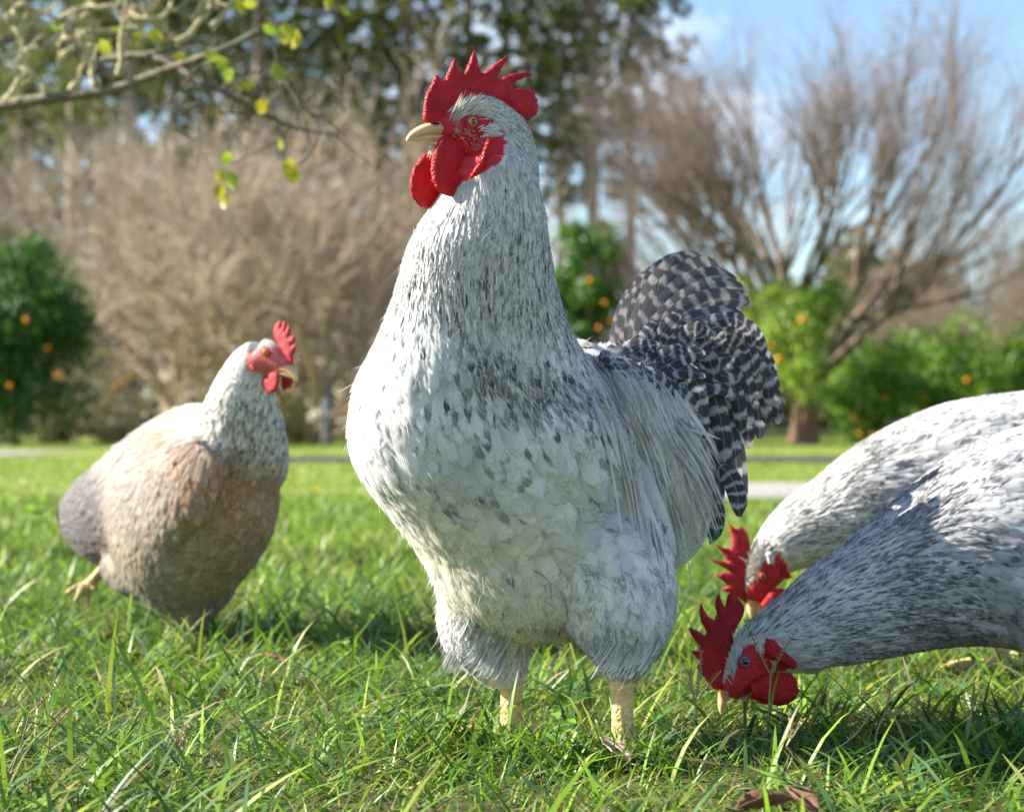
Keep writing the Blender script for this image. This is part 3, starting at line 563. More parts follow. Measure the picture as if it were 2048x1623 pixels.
class Bird:
    def __init__(s, name, loc, label, cat):
        s.t = thing(name, loc, label, cat, 'chickens on the lawn'); s.g = Geo()
    def part(s, name, me, mat=None, kind=None, label=None): return link(name, me, mat, s.t, kind, label)
    def ring_body(s, rows, ax, k):
        """horizontal slices: row, first and last column, depth, elongation k along the body axis ax"""
        ax = np.array([*ax, 0.]); ax = nrm(ax); pb = np.array([-ax[1], ax[0], 0]); cen, A, B = [], [], []
        for (py, xl, xr, d, kk) in rows:
            hw = (xr - xl) / 2 / F * d; b = hw / math.sqrt((ax[0] * kk) ** 2 + pb[0] ** 2)
            cen.append(W((xl + xr) / 2, py, d)); A.append(ax * b * kk); B.append(pb * b)
        s.g.add(*loft(np.array(cen), np.array(A), np.array(B), len(rows) * 5, 32))
    def chain(s, pts, lat=1., n=(0, -1, 0), nr=None):
        """pts: column, row, depth, radius in photo pixels"""
        P = np.array([W(*p[:3]) for p in pts]); r = np.array([p[3] * p[2] / F for p in pts]); s.g.add(*chain(P, r, r * lat, n, nr))
    def head_frame(s, px, py, d, n): s.n = nrm(n); s.O = W(px, py, d); e1 = np.array([1., 0, 0]); e1 -= s.n * (e1 @ s.n); s.e1 = nrm(e1); s.e2 = np.cross(s.n, s.e1); s.e2 *= np.sign(s.e2[2])
    def H(s, px, py, lat=0.): return ray_plane(px, py, s.O, s.n, lat)
    def loc2(s, p): q = p - s.O; return np.stack([q @ s.e1, q @ s.e2], -1)
    def skull(s, pts):
        """column, row, in-plane radius px, lateral radius m"""
        P = np.array([s.H(p[0], p[1]) for p in pts]); d = s.O[1]; s.g.add(*chain(P, [p[2] / F * d for p in pts], [p[3] for p in pts], s.n))
    def finish(s, voxel=.004, smooth=12, face=None, lat=.016, skin=(.62, .60, .57), red=(.50, .018, .028)):
        me = remesh(s.g, voxel, smooth); s.V = verts_of(me); s.me = me
        col = np.tile(np.array([*skin, 1.]), (len(s.V), 1)); s.facemask = lambda p: np.zeros(len(p), bool)
        if face is not None:
            fp = s.loc2(s.H(np.array([f[0] for f in face]), np.array([f[1] for f in face]), lat))
            def fm(p): q = s.loc2(p); return (np.linalg.norm(p - s.O, axis=1) < .10) & inpoly(q[:, 0], q[:, 1], fp)
            s.facemask = fm; col[fm(s.V), :3] = red
        set_col(me, 'col', col); s.part('body', me, SKIN)
        me.calc_loop_triangles(); T = np.empty(len(me.loop_triangles) * 3, np.int32); me.loop_triangles.foreach_get('vertices', T); s.T = T.reshape(-1, 3)
        vn = np.empty(len(s.V) * 3, np.float32); me.vertices.foreach_get('normal', vn); s.N = vn.reshape(-1, 3).astype(float)
        s.bvh = BVHTree.FromPolygons([tuple(v) for v in s.V], [tuple(t) for t in s.T]); s.area = .5 * np.linalg.norm(np.cross(s.V[s.T[:, 1]] - s.V[s.T[:, 0]], s.V[s.T[:, 2]] - s.V[s.T[:, 0]]), axis=1)
    def near(s, P):
        L, I = np.empty_like(P), np.empty(len(P), int); fn = s.bvh.find_nearest
        for i, p in enumerate(P): a, b, c, _ = fn(p); L[i] = a; I[i] = c
        return L, nrm(s.N[s.T[I]].mean(1))
    def guides(s, gl):
        """gl: column, row, depth, then direction right, away, up"""
        s.gp = np.array([W(*x[:3]) for x in gl]); s.gd = nrm(np.array([x[3:6] for x in gl]))
    def flow(s, P):
        w = 1 / (((P[:, None] - s.gp[None]) ** 2).sum(-1) + 2e-4) ** 2; return nrm((w[..., None] * s.gd[None]).sum(1))
    def sample(s, n, wfun=None):
        c = s.V[s.T].mean(1); w = s.area * (wfun(c) if wfun else 1.); w = w / w.sum(); i = rng.choice(len(w), n, p=w); a, b = rng.random(n), rng.random(n); k = a + b > 1; a[k], b[k] = 1 - a[k], 1 - b[k]
        t = s.V[s.T[i]]; return t[:, 0] + a[:, None] * (t[:, 1] - t[:, 0]) + b[:, None] * (t[:, 2] - t[:, 0])
    def px(s, P): y = P[:, 1]; return 1024 + P[:, 0] / y * F, HZ - (P[:, 2] - CH) / y * F
    def cast(s, px, py):
        d = Vector(((px - 1024) / F, 1, (HZ - py) / F)); h = s.bvh.ray_cast(Vector((0, 0, CH)), d.normalized()); return None if h[0] is None else np.array(h[0])
    def depth_at(s, px, py, default): h = s.cast(px, py); return default if h is None else h[1]
    def lat_at(s, px, py, default): h = s.cast(px, py); return default if h is None else float((h - s.O) @ s.n)
    def march(s, P, L, lift, nv, jit=.07, h0=.0006, straight=0.):
        n = len(P); path = np.zeros((n, nv, 3)); nr_ = np.zeros((n, nv, 3)); j = rng.normal(0, jit, (n, 3)); pos = P.copy(); fp = None
        for k in range(nv):
            loc, nn = s.near(pos); d = s.flow(loc) + j; d = nrm(d - nn * (d * nn).sum(1, keepdims=True)); v = k / (nv - 1)
            q = loc + nn * (h0 + lift * L * v ** 1.6)[:, None]
            if k and straight > 0: q = q * (1 - straight) + (path[:, k - 1] + pd * (L / (nv - 1))[:, None]) * straight
            path[:, k] = q; nr_[:, k] = nn; pd = d; pos = loc + d * (L / (nv - 1))[:, None]
        return path, nr_
def feathers(path, nr_, wid, pt, L, nu, cup, rag, col, mark, rnd=None, wav=.0):
    """vectorised feathers on centre lines. pt 0 rounded tip .. 1 pointed"""
    n, nv, _ = path.shape; v = np.linspace(0, 1, nv); T = nrm(np.gradient(path, axis=1)); B = nrm(np.cross(nr_, T)); u = np.linspace(-1, 1, nu)
    pr = np.minimum(1, (v[None] + .02) / .25) ** .6; rd = np.sqrt(np.clip(1 - (.93 * v[None]) ** 7, 0, 1)); sh = np.clip(1 - v[None], 0, 1) ** .75 * 1.25; sh = np.minimum(sh, 1)
    prof = pr * (rd * (1 - pt[:, None]) + sh * pt[:, None]) + .015; wv = wid[:, None] * .5 * prof
    X = path[:, :, None] + B[:, :, None] * (wv[:, :, None] * u[None, None])[..., None] - nr_[:, :, None] * (cup * np.abs(u)[None, None] ** 1.7 * wv[:, :, None])[..., None]
    j = rng.uniform(-1, .5, (n, nu)) * rag * np.minimum(1, wid * 3.2 / L)[:, None]; sm = np.clip((v - .55) / .45, 0, 1)
    X = X + T[:, :, None] * (L[:, None, None] * j[:, None] * sm[None, :, None])[..., None] - T[:, :, None] * (np.minimum(L * .14, wid * .45)[:, None, None] * (u ** 2)[None, None] * sm[None, :, None])[..., None]
    if wav: X += rng.normal(0, wav, X.shape) * sm[None, :, None, None]
    V = X.reshape(-1, 3); base = (np.arange(n) * nv * nu)[:, None, None]; a = (np.arange(nv - 1) * nu)[None, :, None]; b = np.arange(nu - 1)[None, None]
    Q = np.stack([base + a + b, base + a + b + 1, base + a + nu + b + 1, base + a + nu + b], -1).reshape(-1, 4)
    r = rng.random(n) if rnd is None else rnd
    fu = np.stack(np.broadcast_arrays(u[None, None], v[None, :, None], r[:, None, None]), -1).reshape(-1, 3)
    rep = lambda c: np.repeat(c, nv * nu, 0)
    return V, Q, rep(col), rep(mark), fu
class Coat:
    def __init__(s): s.V, s.Q, s.c, s.m, s.f, s.n = [], [], [], [], [], 0
    def add(s, V, Q, c, m, f): s.V.append(V); s.Q.append(Q + s.n); s.c.append(c); s.m.append(m); s.f.append(f); s.n += len(V)
    def mesh(s, name): return mesh_np(name, np.concatenate(s.V), np.concatenate(s.Q), {'col': np.concatenate(s.c), 'mark': np.concatenate(s.m), 'fuv': np.concatenate(s.f)})
def rgba(c, a): c = np.asarray(c, float); return np.hstack([np.broadcast_to(c, (len(a), 3)) if c.ndim == 1 else c, np.asarray(a, float)[:, None]])
def bez(P, n):
    P = np.asarray(P, float); t = np.linspace(0, 1, n)[:, None]
    if len(P) == 3: return (1 - t) ** 2 * P[0] + 2 * t * (1 - t) * P[1] + t * t * P[2]
    return (1 - t) ** 3 * P[0] + 3 * t * (1 - t) ** 2 * P[1] + 3 * t * t * (1 - t) * P[2] + t ** 3 * P[3]
def free_feather(P, w, col, mark, nv=14, nu=5, pt=.1, cup=.3, rag=.03, hint=(0, -1, .3), freq=0., rnd=None, coat=None, wav=0., drape=None, gap=.006):
    """one feather on a bezier through photo points (column, row, depth); returns its mesh or adds it to a coat"""
    pp = bez([p for p in P], nv)
    if drape is not None:
        sd = np.array([drape.depth_at(q[0], q[1], 9.) for q in pp]); dd = np.minimum(pp[:, 2], sd - gap); 
        for _ in range(2): dd[1:-1] = np.minimum(dd[1:-1], (dd[:-2] + dd[1:-1] + dd[2:]) / 3)
        pp[:, 2] = dd
    c = np.array([W(*q) for q in pp])[None]; T = nrm(np.gradient(c, axis=1)); h = np.broadcast_to(nrm(np.asarray(hint, float) + rng.normal(0, .12, 3)), T.shape); nn = nrm(h - T * (h * T).sum(-1, keepdims=True))
    L = np.linalg.norm(np.diff(c[0], axis=0), axis=1).sum(); A = feathers(c, nn, np.array([w]), np.array([pt]), np.array([L]), nu, cup, rag, np.array([[*col, freq]]), np.array([mark]), None if rnd is None else np.array([rnd]), wav)
    if coat is not None: coat.add(*A); return
    k = Coat(); k.add(*A); return k.mesh('feather')
def eyeball(bird, px, py, r, lat, iris=IRIS, tilt=(0, 0, 0), pup=.45):
    c = bird.H(px, py, lat); ax = nrm(bird.n + np.asarray(tilt)); t1 = nrm(np.cross(ax, [0, 0, 1.])); t2 = np.cross(ax, t1)
    ang = np.array([0, .12, .25, pup, pup + .08, .75, .95, 1.05, 1.3, 1.6]); ns = 24; th = np.linspace(0, 6.2832, ns, endpoint=False); V = [c + ax * r]
    for a in ang[1:]: V += [c + r * (ax * math.cos(a) + math.sin(a) * (math.cos(x) * t1 + math.sin(x) * t2)) for x in th]
    V = np.array(V); T = [[0, 1 + j, 1 + (j + 1) % ns] for j in range(ns)]; Q = [[1 + i * ns + j, 1 + (i + 1) * ns + j, 1 + (i + 1) * ns + (j + 1) % ns, 1 + i * ns + (j + 1) % ns] for i in range(len(ang) - 2) for j in range(ns)]
    me = mesh_np('eye', V, [np.array(Q), np.array(T)]); me.materials.append(PUPIL); me.materials.append(iris)
    mi = np.zeros(len(me.polygons), np.int32)
    for k in range(len(Q)): i = k // ns; mi[k] = 1 if 3 <= i + 1 <= 6 else 0
    me.polygons.foreach_set('material_index', mi); o = bird.part('eye', me)
    g = Geo(); ring = np.array([c + ax * r * .42 + r * 1.04 * (math.cos(x) * t1 + .88 * math.sin(x) * t2) for x in np.append(th, th[:1])]); V, Q = tube(ring, np.full(ns + 1, r * .2), 6); g.add(V, Q, col=(.42, .03, .035, 1))
    link('eyelid', g.mesh('eyelid'), SKIN, o); return o
def flap(bird, name, outline, lat, tmax, mat, rd=.007, tilt=0., bow=0., mirror=False):
    """comb, wattle, ear lobe: an inflated outline lying in (or leaning off) the head's middle plane"""
    p = bird.loc2(bird.H(np.array([q[0] for q in outline], float), np.array([q[1] for q in outline], float), lat)); c = p.mean(0); top = p[:, 1].max()
    V, Q, T = inflate(p, tmax, rd=rd); d = (top - V[:, 1]); z = V[:, 2] + tilt * d + bow * (V[:, 0] - c[0]) ** 2
    sg = -1 if mirror else 1
    X = bird.O + V[:, :1] * bird.e1 + V[:, 1:2] * bird.e2 + (sg * (lat + z))[:, None] * bird.n
    if mirror: T = T[:, ::-1]; Q = Q[:, ::-1]
    bird.part(name, mesh_np(name, X, [Q, T]), mat)
def beak(bird, upper, lower, col, latw=.0085, col2=None):
    """upper, lower: rings (column, row, half height px, lateral half width m)"""
    for nm, R_ in (('upper_beak', upper), ('lower_beak', lower)):
        P = np.array([bird.H(q[0], q[1]) for q in R_]); d = bird.O[1]; V, Q, T = chain(P, [q[2] / F * d for q in R_], [q[3] for q in R_], bird.n, len(R_) * 4, 16)
        g = Geo(); k = np.linspace(0, 1, len(V) - 2)[:, None]; base = np.array(col) * np.array([.8, .55, .5]); cc = np.vstack([base * (1 - sst(0, .45, k)) + np.array(col) * sst(0, .45, k), [base, np.array(col)]])
        g.add(V, Q, T, np.hstack([cc, np.ones((len(cc), 1))])); bird.part(nm, g.mesh(nm), HORN)
def leg(bird, top, ankle, fwd, r=.0115, col=(.72, .50, .20), spread=.055, spur=True, toes=True):
    """scaly shank with four toes, one mesh"""
    T_, A_ = np.asarray(top, float), np.asarray(ankle, float); f = nrm(np.array([*fwd, 0.])); lt = np.array([-f[1], f[0], 0]); g = Geo()
    m = (T_ + A_) / 2; P = np.array([T_, T_ * .6 + A_ * .4, T_ * .25 + A_ * .75, A_]); g.add(*chain(P, np.array([r * 1.15, r * .95, r * .98, r * 1.25]), None, lt, 14, 16))
    if toes:
        for a, l in ((-.6, .85), (0., 1.), (.6, .85), (math.pi, .5)):
            d = f * math.cos(a) + lt * math.sin(a); z = A_[2]; p0 = A_ + [0, 0, .002]; Lt = spread * l * 1.25
            Pt = np.array([p0, A_ * [1, 1, 0] + d * Lt * .3 + [0, 0, max(.009, z * .6)], A_ * [1, 1, 0] + d * Lt * .65 + [0, 0, .011], A_ * [1, 1, 0] + d * Lt + [0, 0, .008]]); g.add(*chain(Pt, np.array([r * .95, r * .72, r * .68, r * .55]), None, lt, 14, 12))
            Pc = np.array([Pt[-1], Pt[-1] + d * .010 + [0, 0, .001], Pt[-1] + d * .018 - [0, 0, .005]]); g.add(*chain(Pc, np.array([r * .5, r * .34, r * .1]), None, lt, 8, 10))
    if spur: q = T_ * .25 + A_ * .75; d = -f * .8 + lt * (-.5); g.add(*chain(np.array([q, q + d * .012, q + d * .021]), np.array([.007, .006, .0025]), None, (0, 0, 1), 8, 10))
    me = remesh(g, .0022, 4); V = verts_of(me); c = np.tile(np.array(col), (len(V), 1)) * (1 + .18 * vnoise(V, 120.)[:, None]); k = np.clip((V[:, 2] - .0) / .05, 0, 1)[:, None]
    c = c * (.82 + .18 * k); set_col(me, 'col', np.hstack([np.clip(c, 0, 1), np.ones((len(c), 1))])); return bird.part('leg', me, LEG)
def strands(bird, P, L, w, col, lift=.2, nv=4, jit=.3, name='down', coat=None):
    path, nn = bird.march(P, L, lift, nv, jit); n = len(P); A = feathers(path, nn, w, np.ones(n), L, 2, .0, .0, rgba(col, np.zeros(n)), rgba((.1, .1, .1), np.zeros(n)))
    if coat is None: k = Coat(); k.add(*A); bird.part(name, k.mesh(name), FEATHER, 'stuff')
    else: coat.add(*A)

rng = np.random.default_rng(21)

# ------------------------------------------------------------------ the big rooster
b = Bird('rooster', (.05, 2.03, 0), 'big white rooster standing upright with grey-flecked neck and yellow legs', 'rooster')
AX = (-.75, -.65)
b.ring_body([(318, 905, 1058, 1.885, 1.0), (370, 890, 1076, 1.89, 1.0), (430, 852, 1090, 1.90, 1.0), (490, 818, 1098, 1.91, 1.0), (550, 800, 1108, 1.925, 1.02), (610, 782, 1122, 1.94, 1.05), (660, 764, 1142, 1.955, 1.1),
             (710, 742, 1172, 1.97, 1.18), (760, 720, 1205, 1.985, 1.25), (810, 708, 1238, 2.0, 1.32), (860, 704, 1262, 2.01, 1.35), (910, 712, 1280, 2.02, 1.35), (960, 735, 1292, 2.03, 1.35), (1010, 772, 1302, 2.04, 1.32),
             (1060, 812, 1308, 2.045, 1.3), (1110, 846, 1308, 2.05, 1.25), (1160, 872, 1300, 2.05, 1.2), (1205, 900, 1280, 2.05, 1.15), (1245, 950, 1240, 2.05, 1.1), (1270, 1010, 1180, 2.05, 1.05)], AX, 1.3)
b.chain([(1110, 850, 2.03, 180), (1200, 860, 2.11, 155), (1280, 850, 2.18, 118), (1335, 815, 2.23, 78), (1370, 780, 2.26, 42)], .95)              # rump
b.chain([(1190, 960, 2.10, 190), (1270, 1010, 2.16, 160), (1330, 1040, 2.2, 105), (1360, 1050, 2.24, 60)], .9)                                     # vent fluff
b.chain([(1010, 1130, 2.06, 120), (988, 1205, 2.06, 112), (980, 1270, 2.06, 92), (1002, 1322, 2.06, 58), (1022, 1372, 2.06, 25)], 1.0)               # thighs
b.chain([(1200, 1090, 2.02, 130), (1232, 1190, 1.985, 122), (1242, 1255, 1.975, 100), (1246, 1308, 1.97, 62), (1245, 1358, 1.97, 25)], 1.0)
b.chain([(1040, 760, 1.92, 80), (1120, 860, 1.94, 118), (1200, 960, 1.98, 100), (1270, 1060, 2.02, 55)], .55, n=(.5, -.85, .1))                    # folded wing
b.head_frame(948, 250, 1.885, (.40, -.917, 0))
b.skull([(872, 262, 20, .009), (900, 256, 36, .0145), (935, 246, 52, .0185), (970, 250, 58, .021), (1000, 275, 62, .025), (1000, 330, 80, .034), (975, 390, 105, .048)])
FACE = [(858, 250), (868, 226), (892, 212), (915, 222), (932, 228), (955, 228), (978, 236), (1000, 262), (1005, 285), (992, 315), (968, 338), (938, 356), (905, 376), (870, 340), (862, 285)]
b.finish(.0034, 9, FACE)
b.guides([(900, 236, 1.87, .6, 0, .75), (940, 222, 1.87, .85, 0, .5), (985, 222, 1.87, .9, .1, -.4), (1020, 260, 1.9, .5, .1, -.9), (1040, 240, 1.95, .5, .1, -.9), (940, 330, 1.85, .2, 0, -1),
          (1040, 330, 1.88, .18, 0, -1), (1075, 400, 1.93, .12, .05, -1), (960, 420, 1.86, -.12, 0, -1), (880, 440, 1.86, -.35, 0, -1), (1000, 520, 1.86, .02, 0, -1), (1090, 520, 1.93, .2, .1, -1), (830, 520, 1.88, -.3, 0, -1),
          (950, 620, 1.85, .05, 0, -1), (1100, 640, 1.92, .35, .2, -1), (800, 620, 1.9, -.25, 0, -1), (1150, 690, 2.0, .7, .4, -.8), (1000, 700, 1.86, .12, 0, -1), (1180, 740, 2.05, .8, .5, -.5),
          (760, 720, 1.92, -.2, 0, -1), (850, 780, 1.86, .02, 0, -1), (1080, 780, 1.88, .45, .15, -1), (1200, 820, 2.0, .6, .2, -1), (1250, 760, 2.12, .8, .4, -.55), (1320, 790, 2.2, .7, .3, -.8),
          (715, 850, 1.95, .1, 0, -1), (820, 900, 1.87, .22, 0, -1), (980, 900, 1.86, .35, .05, -1), (1130, 900, 1.88, .5, .15, -1), (1250, 950, 1.98, .45, .2, -1), (1330, 950, 2.1, .5, .2, -1),
          (760, 1000, 1.95, .4, 0, -1), (900, 1020, 1.9, .55, .05, -1), (1060, 1030, 1.9, .75, .1, -.9), (1200, 1060, 1.93, .7, .1, -.7), (860, 1120, 1.97, .3, 0, -1), (980, 1140, 1.93, .4, 0, -1), (1100, 1150, 1.93, .5, 0, -1),
          (950, 1230, 1.98, -.1, 0, -1), (920, 1300, 2.0, -.35, 0, -1), (1000, 1300, 1.98, .05, 0, -1), (1060, 1260, 2.0, .1, 0, -1), (1220, 1180, 1.9, .15, 0, -1), (1300, 1220, 1.93, .25, .1, -1), (1180, 1260, 1.9, -.1, 0, -1), (1240, 1300, 1.9, .05, 0, -1),
          (1100, 800, 2.25, .5, .3, -1), (1000, 500, 2.0, .1, .1, -1), (1000, 1000, 2.25, .5, .1, -1), (1380, 1040, 2.25, .35, 0, -1)])
def roost(P):
    """plumage of the white roosters by place on the body: length, width, point, lift, colour, mark"""
    px, py = b.px(P); n = len(P); nz = vnoise(P, 34., 3); nz2 = vnoise(P, 80., 5); rd = rng.random(n)
    neck = 1 - sst(600, 720, py + .28 * (1024 - px).clip(-150, 150)); headz = 1 - sst(250, 330, py); thigh = sst(1120, 1230, py + 30 * nz)
    L = .030 * neck + .050 * (1 - neck); L = L * (1 - headz) + .016 * headz; L = L * (1 - thigh) + .026 * thigh; L *= rng.uniform(.8, 1.25, n)
    wd = .0042 * neck + .0275 * (1 - neck); wd = wd * (1 - thigh) + .010 * thigh; wd = wd * (1 - headz) + .0022 * headz; wd *= rng.uniform(.8, 1.2, n)
    cz = np.exp(-((py - (725 + .15 * (px - 1000))) / 95) ** 2) * sst(760, 960, px) * (1 - neck); L = L * (1 - .3 * cz); wd = wd * (1 - .58 * cz); pt = .75 * neck + .05 * (1 - neck) + .35 * thigh + .4 * cz; pt = np.clip(pt, 0, 1)
    lift = .012 + .030 * (1 - neck) + .08 * thigh + rng.exponential(.008, n)
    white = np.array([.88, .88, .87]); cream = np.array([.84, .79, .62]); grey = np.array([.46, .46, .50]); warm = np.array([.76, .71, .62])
    c = np.tile(white, (n, 1)); k = (sst(860, 1080, py) * (1 - sst(1150, 1240, py)) * (1 - sst(1100, 1260, px)))[:, None] * 1.0; c = c * (1 - k) + cream * k  # cream lower breast, its yellow deepened to paint in light bounced off the grass
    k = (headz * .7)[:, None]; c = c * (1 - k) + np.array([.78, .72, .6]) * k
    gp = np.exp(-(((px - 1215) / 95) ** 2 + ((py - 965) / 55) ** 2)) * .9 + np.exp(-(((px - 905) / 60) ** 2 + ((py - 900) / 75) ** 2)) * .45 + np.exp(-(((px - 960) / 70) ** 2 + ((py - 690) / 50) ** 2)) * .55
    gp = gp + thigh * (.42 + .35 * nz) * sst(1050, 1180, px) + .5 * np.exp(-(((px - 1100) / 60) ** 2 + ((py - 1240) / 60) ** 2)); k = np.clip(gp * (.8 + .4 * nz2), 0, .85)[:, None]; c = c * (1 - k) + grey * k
    c *= rng.uniform(.84, 1.08, (n, 1))
    mk = .36 * neck * (.3 + .7 * sst(380, 600, py)) * sst(290, 380, py)
    collar = np.exp(-((py - (735 + .15 * (px - 1000))) / 75) ** 2) * sst(820, 1010, px); mk = np.maximum(mk, collar * .95)
    mk = np.maximum(mk, .30 * np.exp(-((px - 900) / 110) ** 2) * sst(650, 740, py) * (1 - sst(1000, 1080, py))); mk = np.maximum(mk, .08 * (py > 640) * (py < 1150))
    mk *= 1 - .75 * np.exp(-(((px - 1160) / 90) ** 2 + ((py - 860) / 70) ** 2)); mk = np.where(thigh > .5, .10, mk)
    on = rd < mk * (1 + .7 * nz); a = np.where(on, rng.uniform(.55, 1, n), 0.)
    m = np.array([.05, .047, .052]) * rng.uniform(.6, 1.9, (n, 1)) * (1 + 1.6 * sst(780, 1000, py))[:, None]
    return L, wd, pt, lift, c, m, a
def coat_of(bird, fun, n, name_parts, nv=7, nu=6, rag=.09, excl=None, cover=1., mat=FEATHER):
    """sample by coverage, split into named tracts"""
    def wf(c): q = fun(c); return 1 / (q[0] * q[1]) ** .82
    P = bird.sample(n, wf); k = ~bird.facemask(P)
    if excl is not None: k &= ~excl(P)
    P = P[k]; L, wd, pt, lift, c, m, a = fun(P); path, nn = bird.march(P, L, lift, nv); px, py = bird.px(P); left = np.ones(len(P), bool)
    for nm, test in name_parts:
        i = left & test(px, py); left &= ~i
        if not i.any(): continue
        k = Coat(); k.add(*feathers(path[i], nn[i], wd[i], pt[i], L[i], nu, .24, rag, rgba(c[i], np.zeros(i.sum())), rgba(m[i], a[i]), np.clip((pt[i] - .1) / .6, 0, 1), wav=.0005)); bird.part(nm, k.mesh(nm), mat, 'stuff')
    return P
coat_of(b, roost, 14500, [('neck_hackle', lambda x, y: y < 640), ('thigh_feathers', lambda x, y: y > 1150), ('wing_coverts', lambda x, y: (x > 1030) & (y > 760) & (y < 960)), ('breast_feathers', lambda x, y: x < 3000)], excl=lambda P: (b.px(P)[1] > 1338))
P = b.sample(2600, lambda c: (np.linalg.norm(c - b.O, axis=1) < .085) * (b.px(c)[1] < 420)); P = P[~b.facemask(P)]; n = len(P); L = rng.uniform(.016, .028, n); path, nn = b.march(P, L, .02 + rng.exponential(.02, n), 6); k = Coat()
k.add(*feathers(path, nn, rng.uniform(.0020, .0034, n), np.full(n, .8), L, 3, .2, .05, rgba(np.array([.80, .775, .72]) * rng.uniform(.92, 1.05, (n, 1)), np.zeros(n)), rgba((.1, .1, .1), np.where((b.px(P)[1] > 300) & (rng.random(n) < .12), .8, 0)))); b.part('head_feathers', k.mesh('head_feathers'), FEATHER, 'stuff')
# loose wisps, soft thigh down
P = b.sample(8000, lambda c: np.where(b.px(c)[1] > 1120, 1.8, np.where(b.px(c)[1] > 640, .25, .12)) * (b.px(c)[1] > 420) * (b.px(c)[1] < 1315)); n = len(P); px, py = b.px(P)
gcol = np.where((rng.random(n) < np.where((py > 1120) & (px > 1050), .40, .03))[:, None], np.array([[.30, .30, .33]]), np.array([[.80, .79, .76]]))
strands(b, P, rng.uniform(.014, .032, n), np.full(n, .0009), gcol, np.full(n, .12) + rng.exponential(.10, n), 4, .45, 'down')
P = b.sample(2600, lambda c: np.where(b.px(c)[1] > 640, 1., .6) * (b.px(c)[1] > 380) * (b.px(c)[1] < 1300)); n = len(P); px, py = b.px(P); q = roost(P)
strands(b, P, rng.uniform(.016, .034, n), np.full(n, .0008), q[4] * 1.02, np.full(n, .03) + rng.exponential(.03, n), 5, .16, 'barbs')
# tufts at the hocks
k = Coat()
for (x0, y0, x1, y1, d, m_, ax_) in ((905, 1275, 900, 1335, 2.05, 130, 30), (960, 1305, 958, 1345, 2.02, 70, 40), (1215, 1310, 1220, 1338, 1.94, 70, 36), (1255, 1310, 1262, 1338, 1.94, 60, 30)):
    for i in range(m_):
        ox, oy = rng.normal(0, ax_ * .45), rng.normal(0, 16); free_feather([(x0 + 35 + ox, y0 - 30 + oy, d), (x0 + 14 + ox * 1.1, y0 + 25 + oy, d - .004), (x1 + ox * 1.1, y1 + oy - rng.uniform(0, 22), d - .002)], .0018, (.82, .81, .78) if rng.random() < .8 else (.4, .4, .42), (.1, .1, .1, 0), 5, 2, 1., coat=k, drape=b, gap=.003)
b.part('hock_tuft', k.mesh('hock_tuft'), FEATHER, 'stuff')

# head
z2 = lambda L: [(760 + x * .2465, 80 + y * .2465) for x, y in L]
flap(b, 'comb', z2([(350, 655), (345, 600), (352, 540), (360, 480), (375, 430), (400, 385), (425, 330), (455, 280), (475, 300), (495, 320), (525, 312), (545, 262), (575, 195), (605, 148), (622, 180), (640, 225), (660, 265), (685, 264), (705, 215), (735, 140), (765, 83), (780, 120), (795, 175), (810, 225), (828, 272), (860, 252), (920, 195), (980, 155), (1048, 116), (1020, 170), (985, 230), (958, 285), (964, 318), (1010, 295), (1080, 266), (1150, 261), (1228, 270), (1225, 290), (1180, 298), (1110, 328), (1065, 368), (1078, 388), (1140, 388), (1200, 398), (1245, 406), (1262, 425), (1256, 450), (1280, 485), (1276, 510), (1287, 540), (1272, 600), (1210, 645), (1150, 660), (1100, 656), (1050, 622), (1012, 560), (1000, 600), (900, 640), (760, 640), (600, 690), (480, 700), (400, 680)]), 0., .0085, COMB, .012)
WN = z2([(500, 780), (470, 810), (440, 880), (415, 960), (405, 1050), (415, 1150), (445, 1215), (490, 1255), (560, 1275), (610, 1245), (655, 1200), (700, 1140), (722, 1060), (715, 960), (690, 900), (650, 840), (600, 800), (550, 770)])
flap(b, 'wattle', WN, .013, .0085, WATTLE, .010, .10, -3.)
WF = z2([(440, 850), (400, 900), (330, 950), (280, 1020), (255, 1100), (250, 1190), (275, 1270), (330, 1340), (390, 1365), (450, 1340), (500, 1270), (560, 1150), (560, 950), (500, 860)])
flap(b, 'wattle', WF, -.014, .007, WATTLE, .010, -.08, 0.)
flap(b, 'ear_flap', z2([(870, 800), (925, 790), (920, 880), (890, 970), (850, 1040), (790, 1095), (710, 1140), (750, 1060), (810, 960), (840, 880)]), b.lat_at(965, 315, .0215) + .001, .0055, WATTLE, .005, .03)
flap(b, 'earlobe', z2([(845, 740), (870, 690), (920, 672), (980, 690), (1010, 730), (985, 765), (920, 780), (865, 790)]), b.lat_at(985, 262, .02), .005, LOBE, .006)
flap(b, 'earlobe', z2([(845, 740), (870, 690), (920, 672), (980, 690), (1010, 730), (985, 765), (920, 780), (865, 790)]), .0205, .005, LOBE, .006, mirror=True)
eyeball(b, 943.5, 243.5, .0058, .0160); 
Kf = b.H
beak(b, [(896, 258, 19, .0105), (872, 258, 15.5, .0092), (850, 260, 12.5, .0076), (832, 266, 9.5, .0056), (820, 274, 6.5, .0035), (813, 282, 2.2, .0012)],
     [(896, 276, 9, .0085), (872, 275, 8, .0075), (850, 275, 6.5, .006), (832, 277.5, 4.2, .004), (824, 279, 2, .002)], (.68, .47, .24))
g = Geo(); c0 = b.H(870, 246, .0085); V, Q = tube([c0 - b.e1 * .004, c0, c0 + b.e1 * .004], np.array([.0012, .0016, .001]), 6, 6); g.add(V, Q, col=(.05, .01, .012, 1)); link('nostril', g.mesh('nostril'), SKIN, [o for o in b.t.children if o.name.startswith('upper_beak')][0])
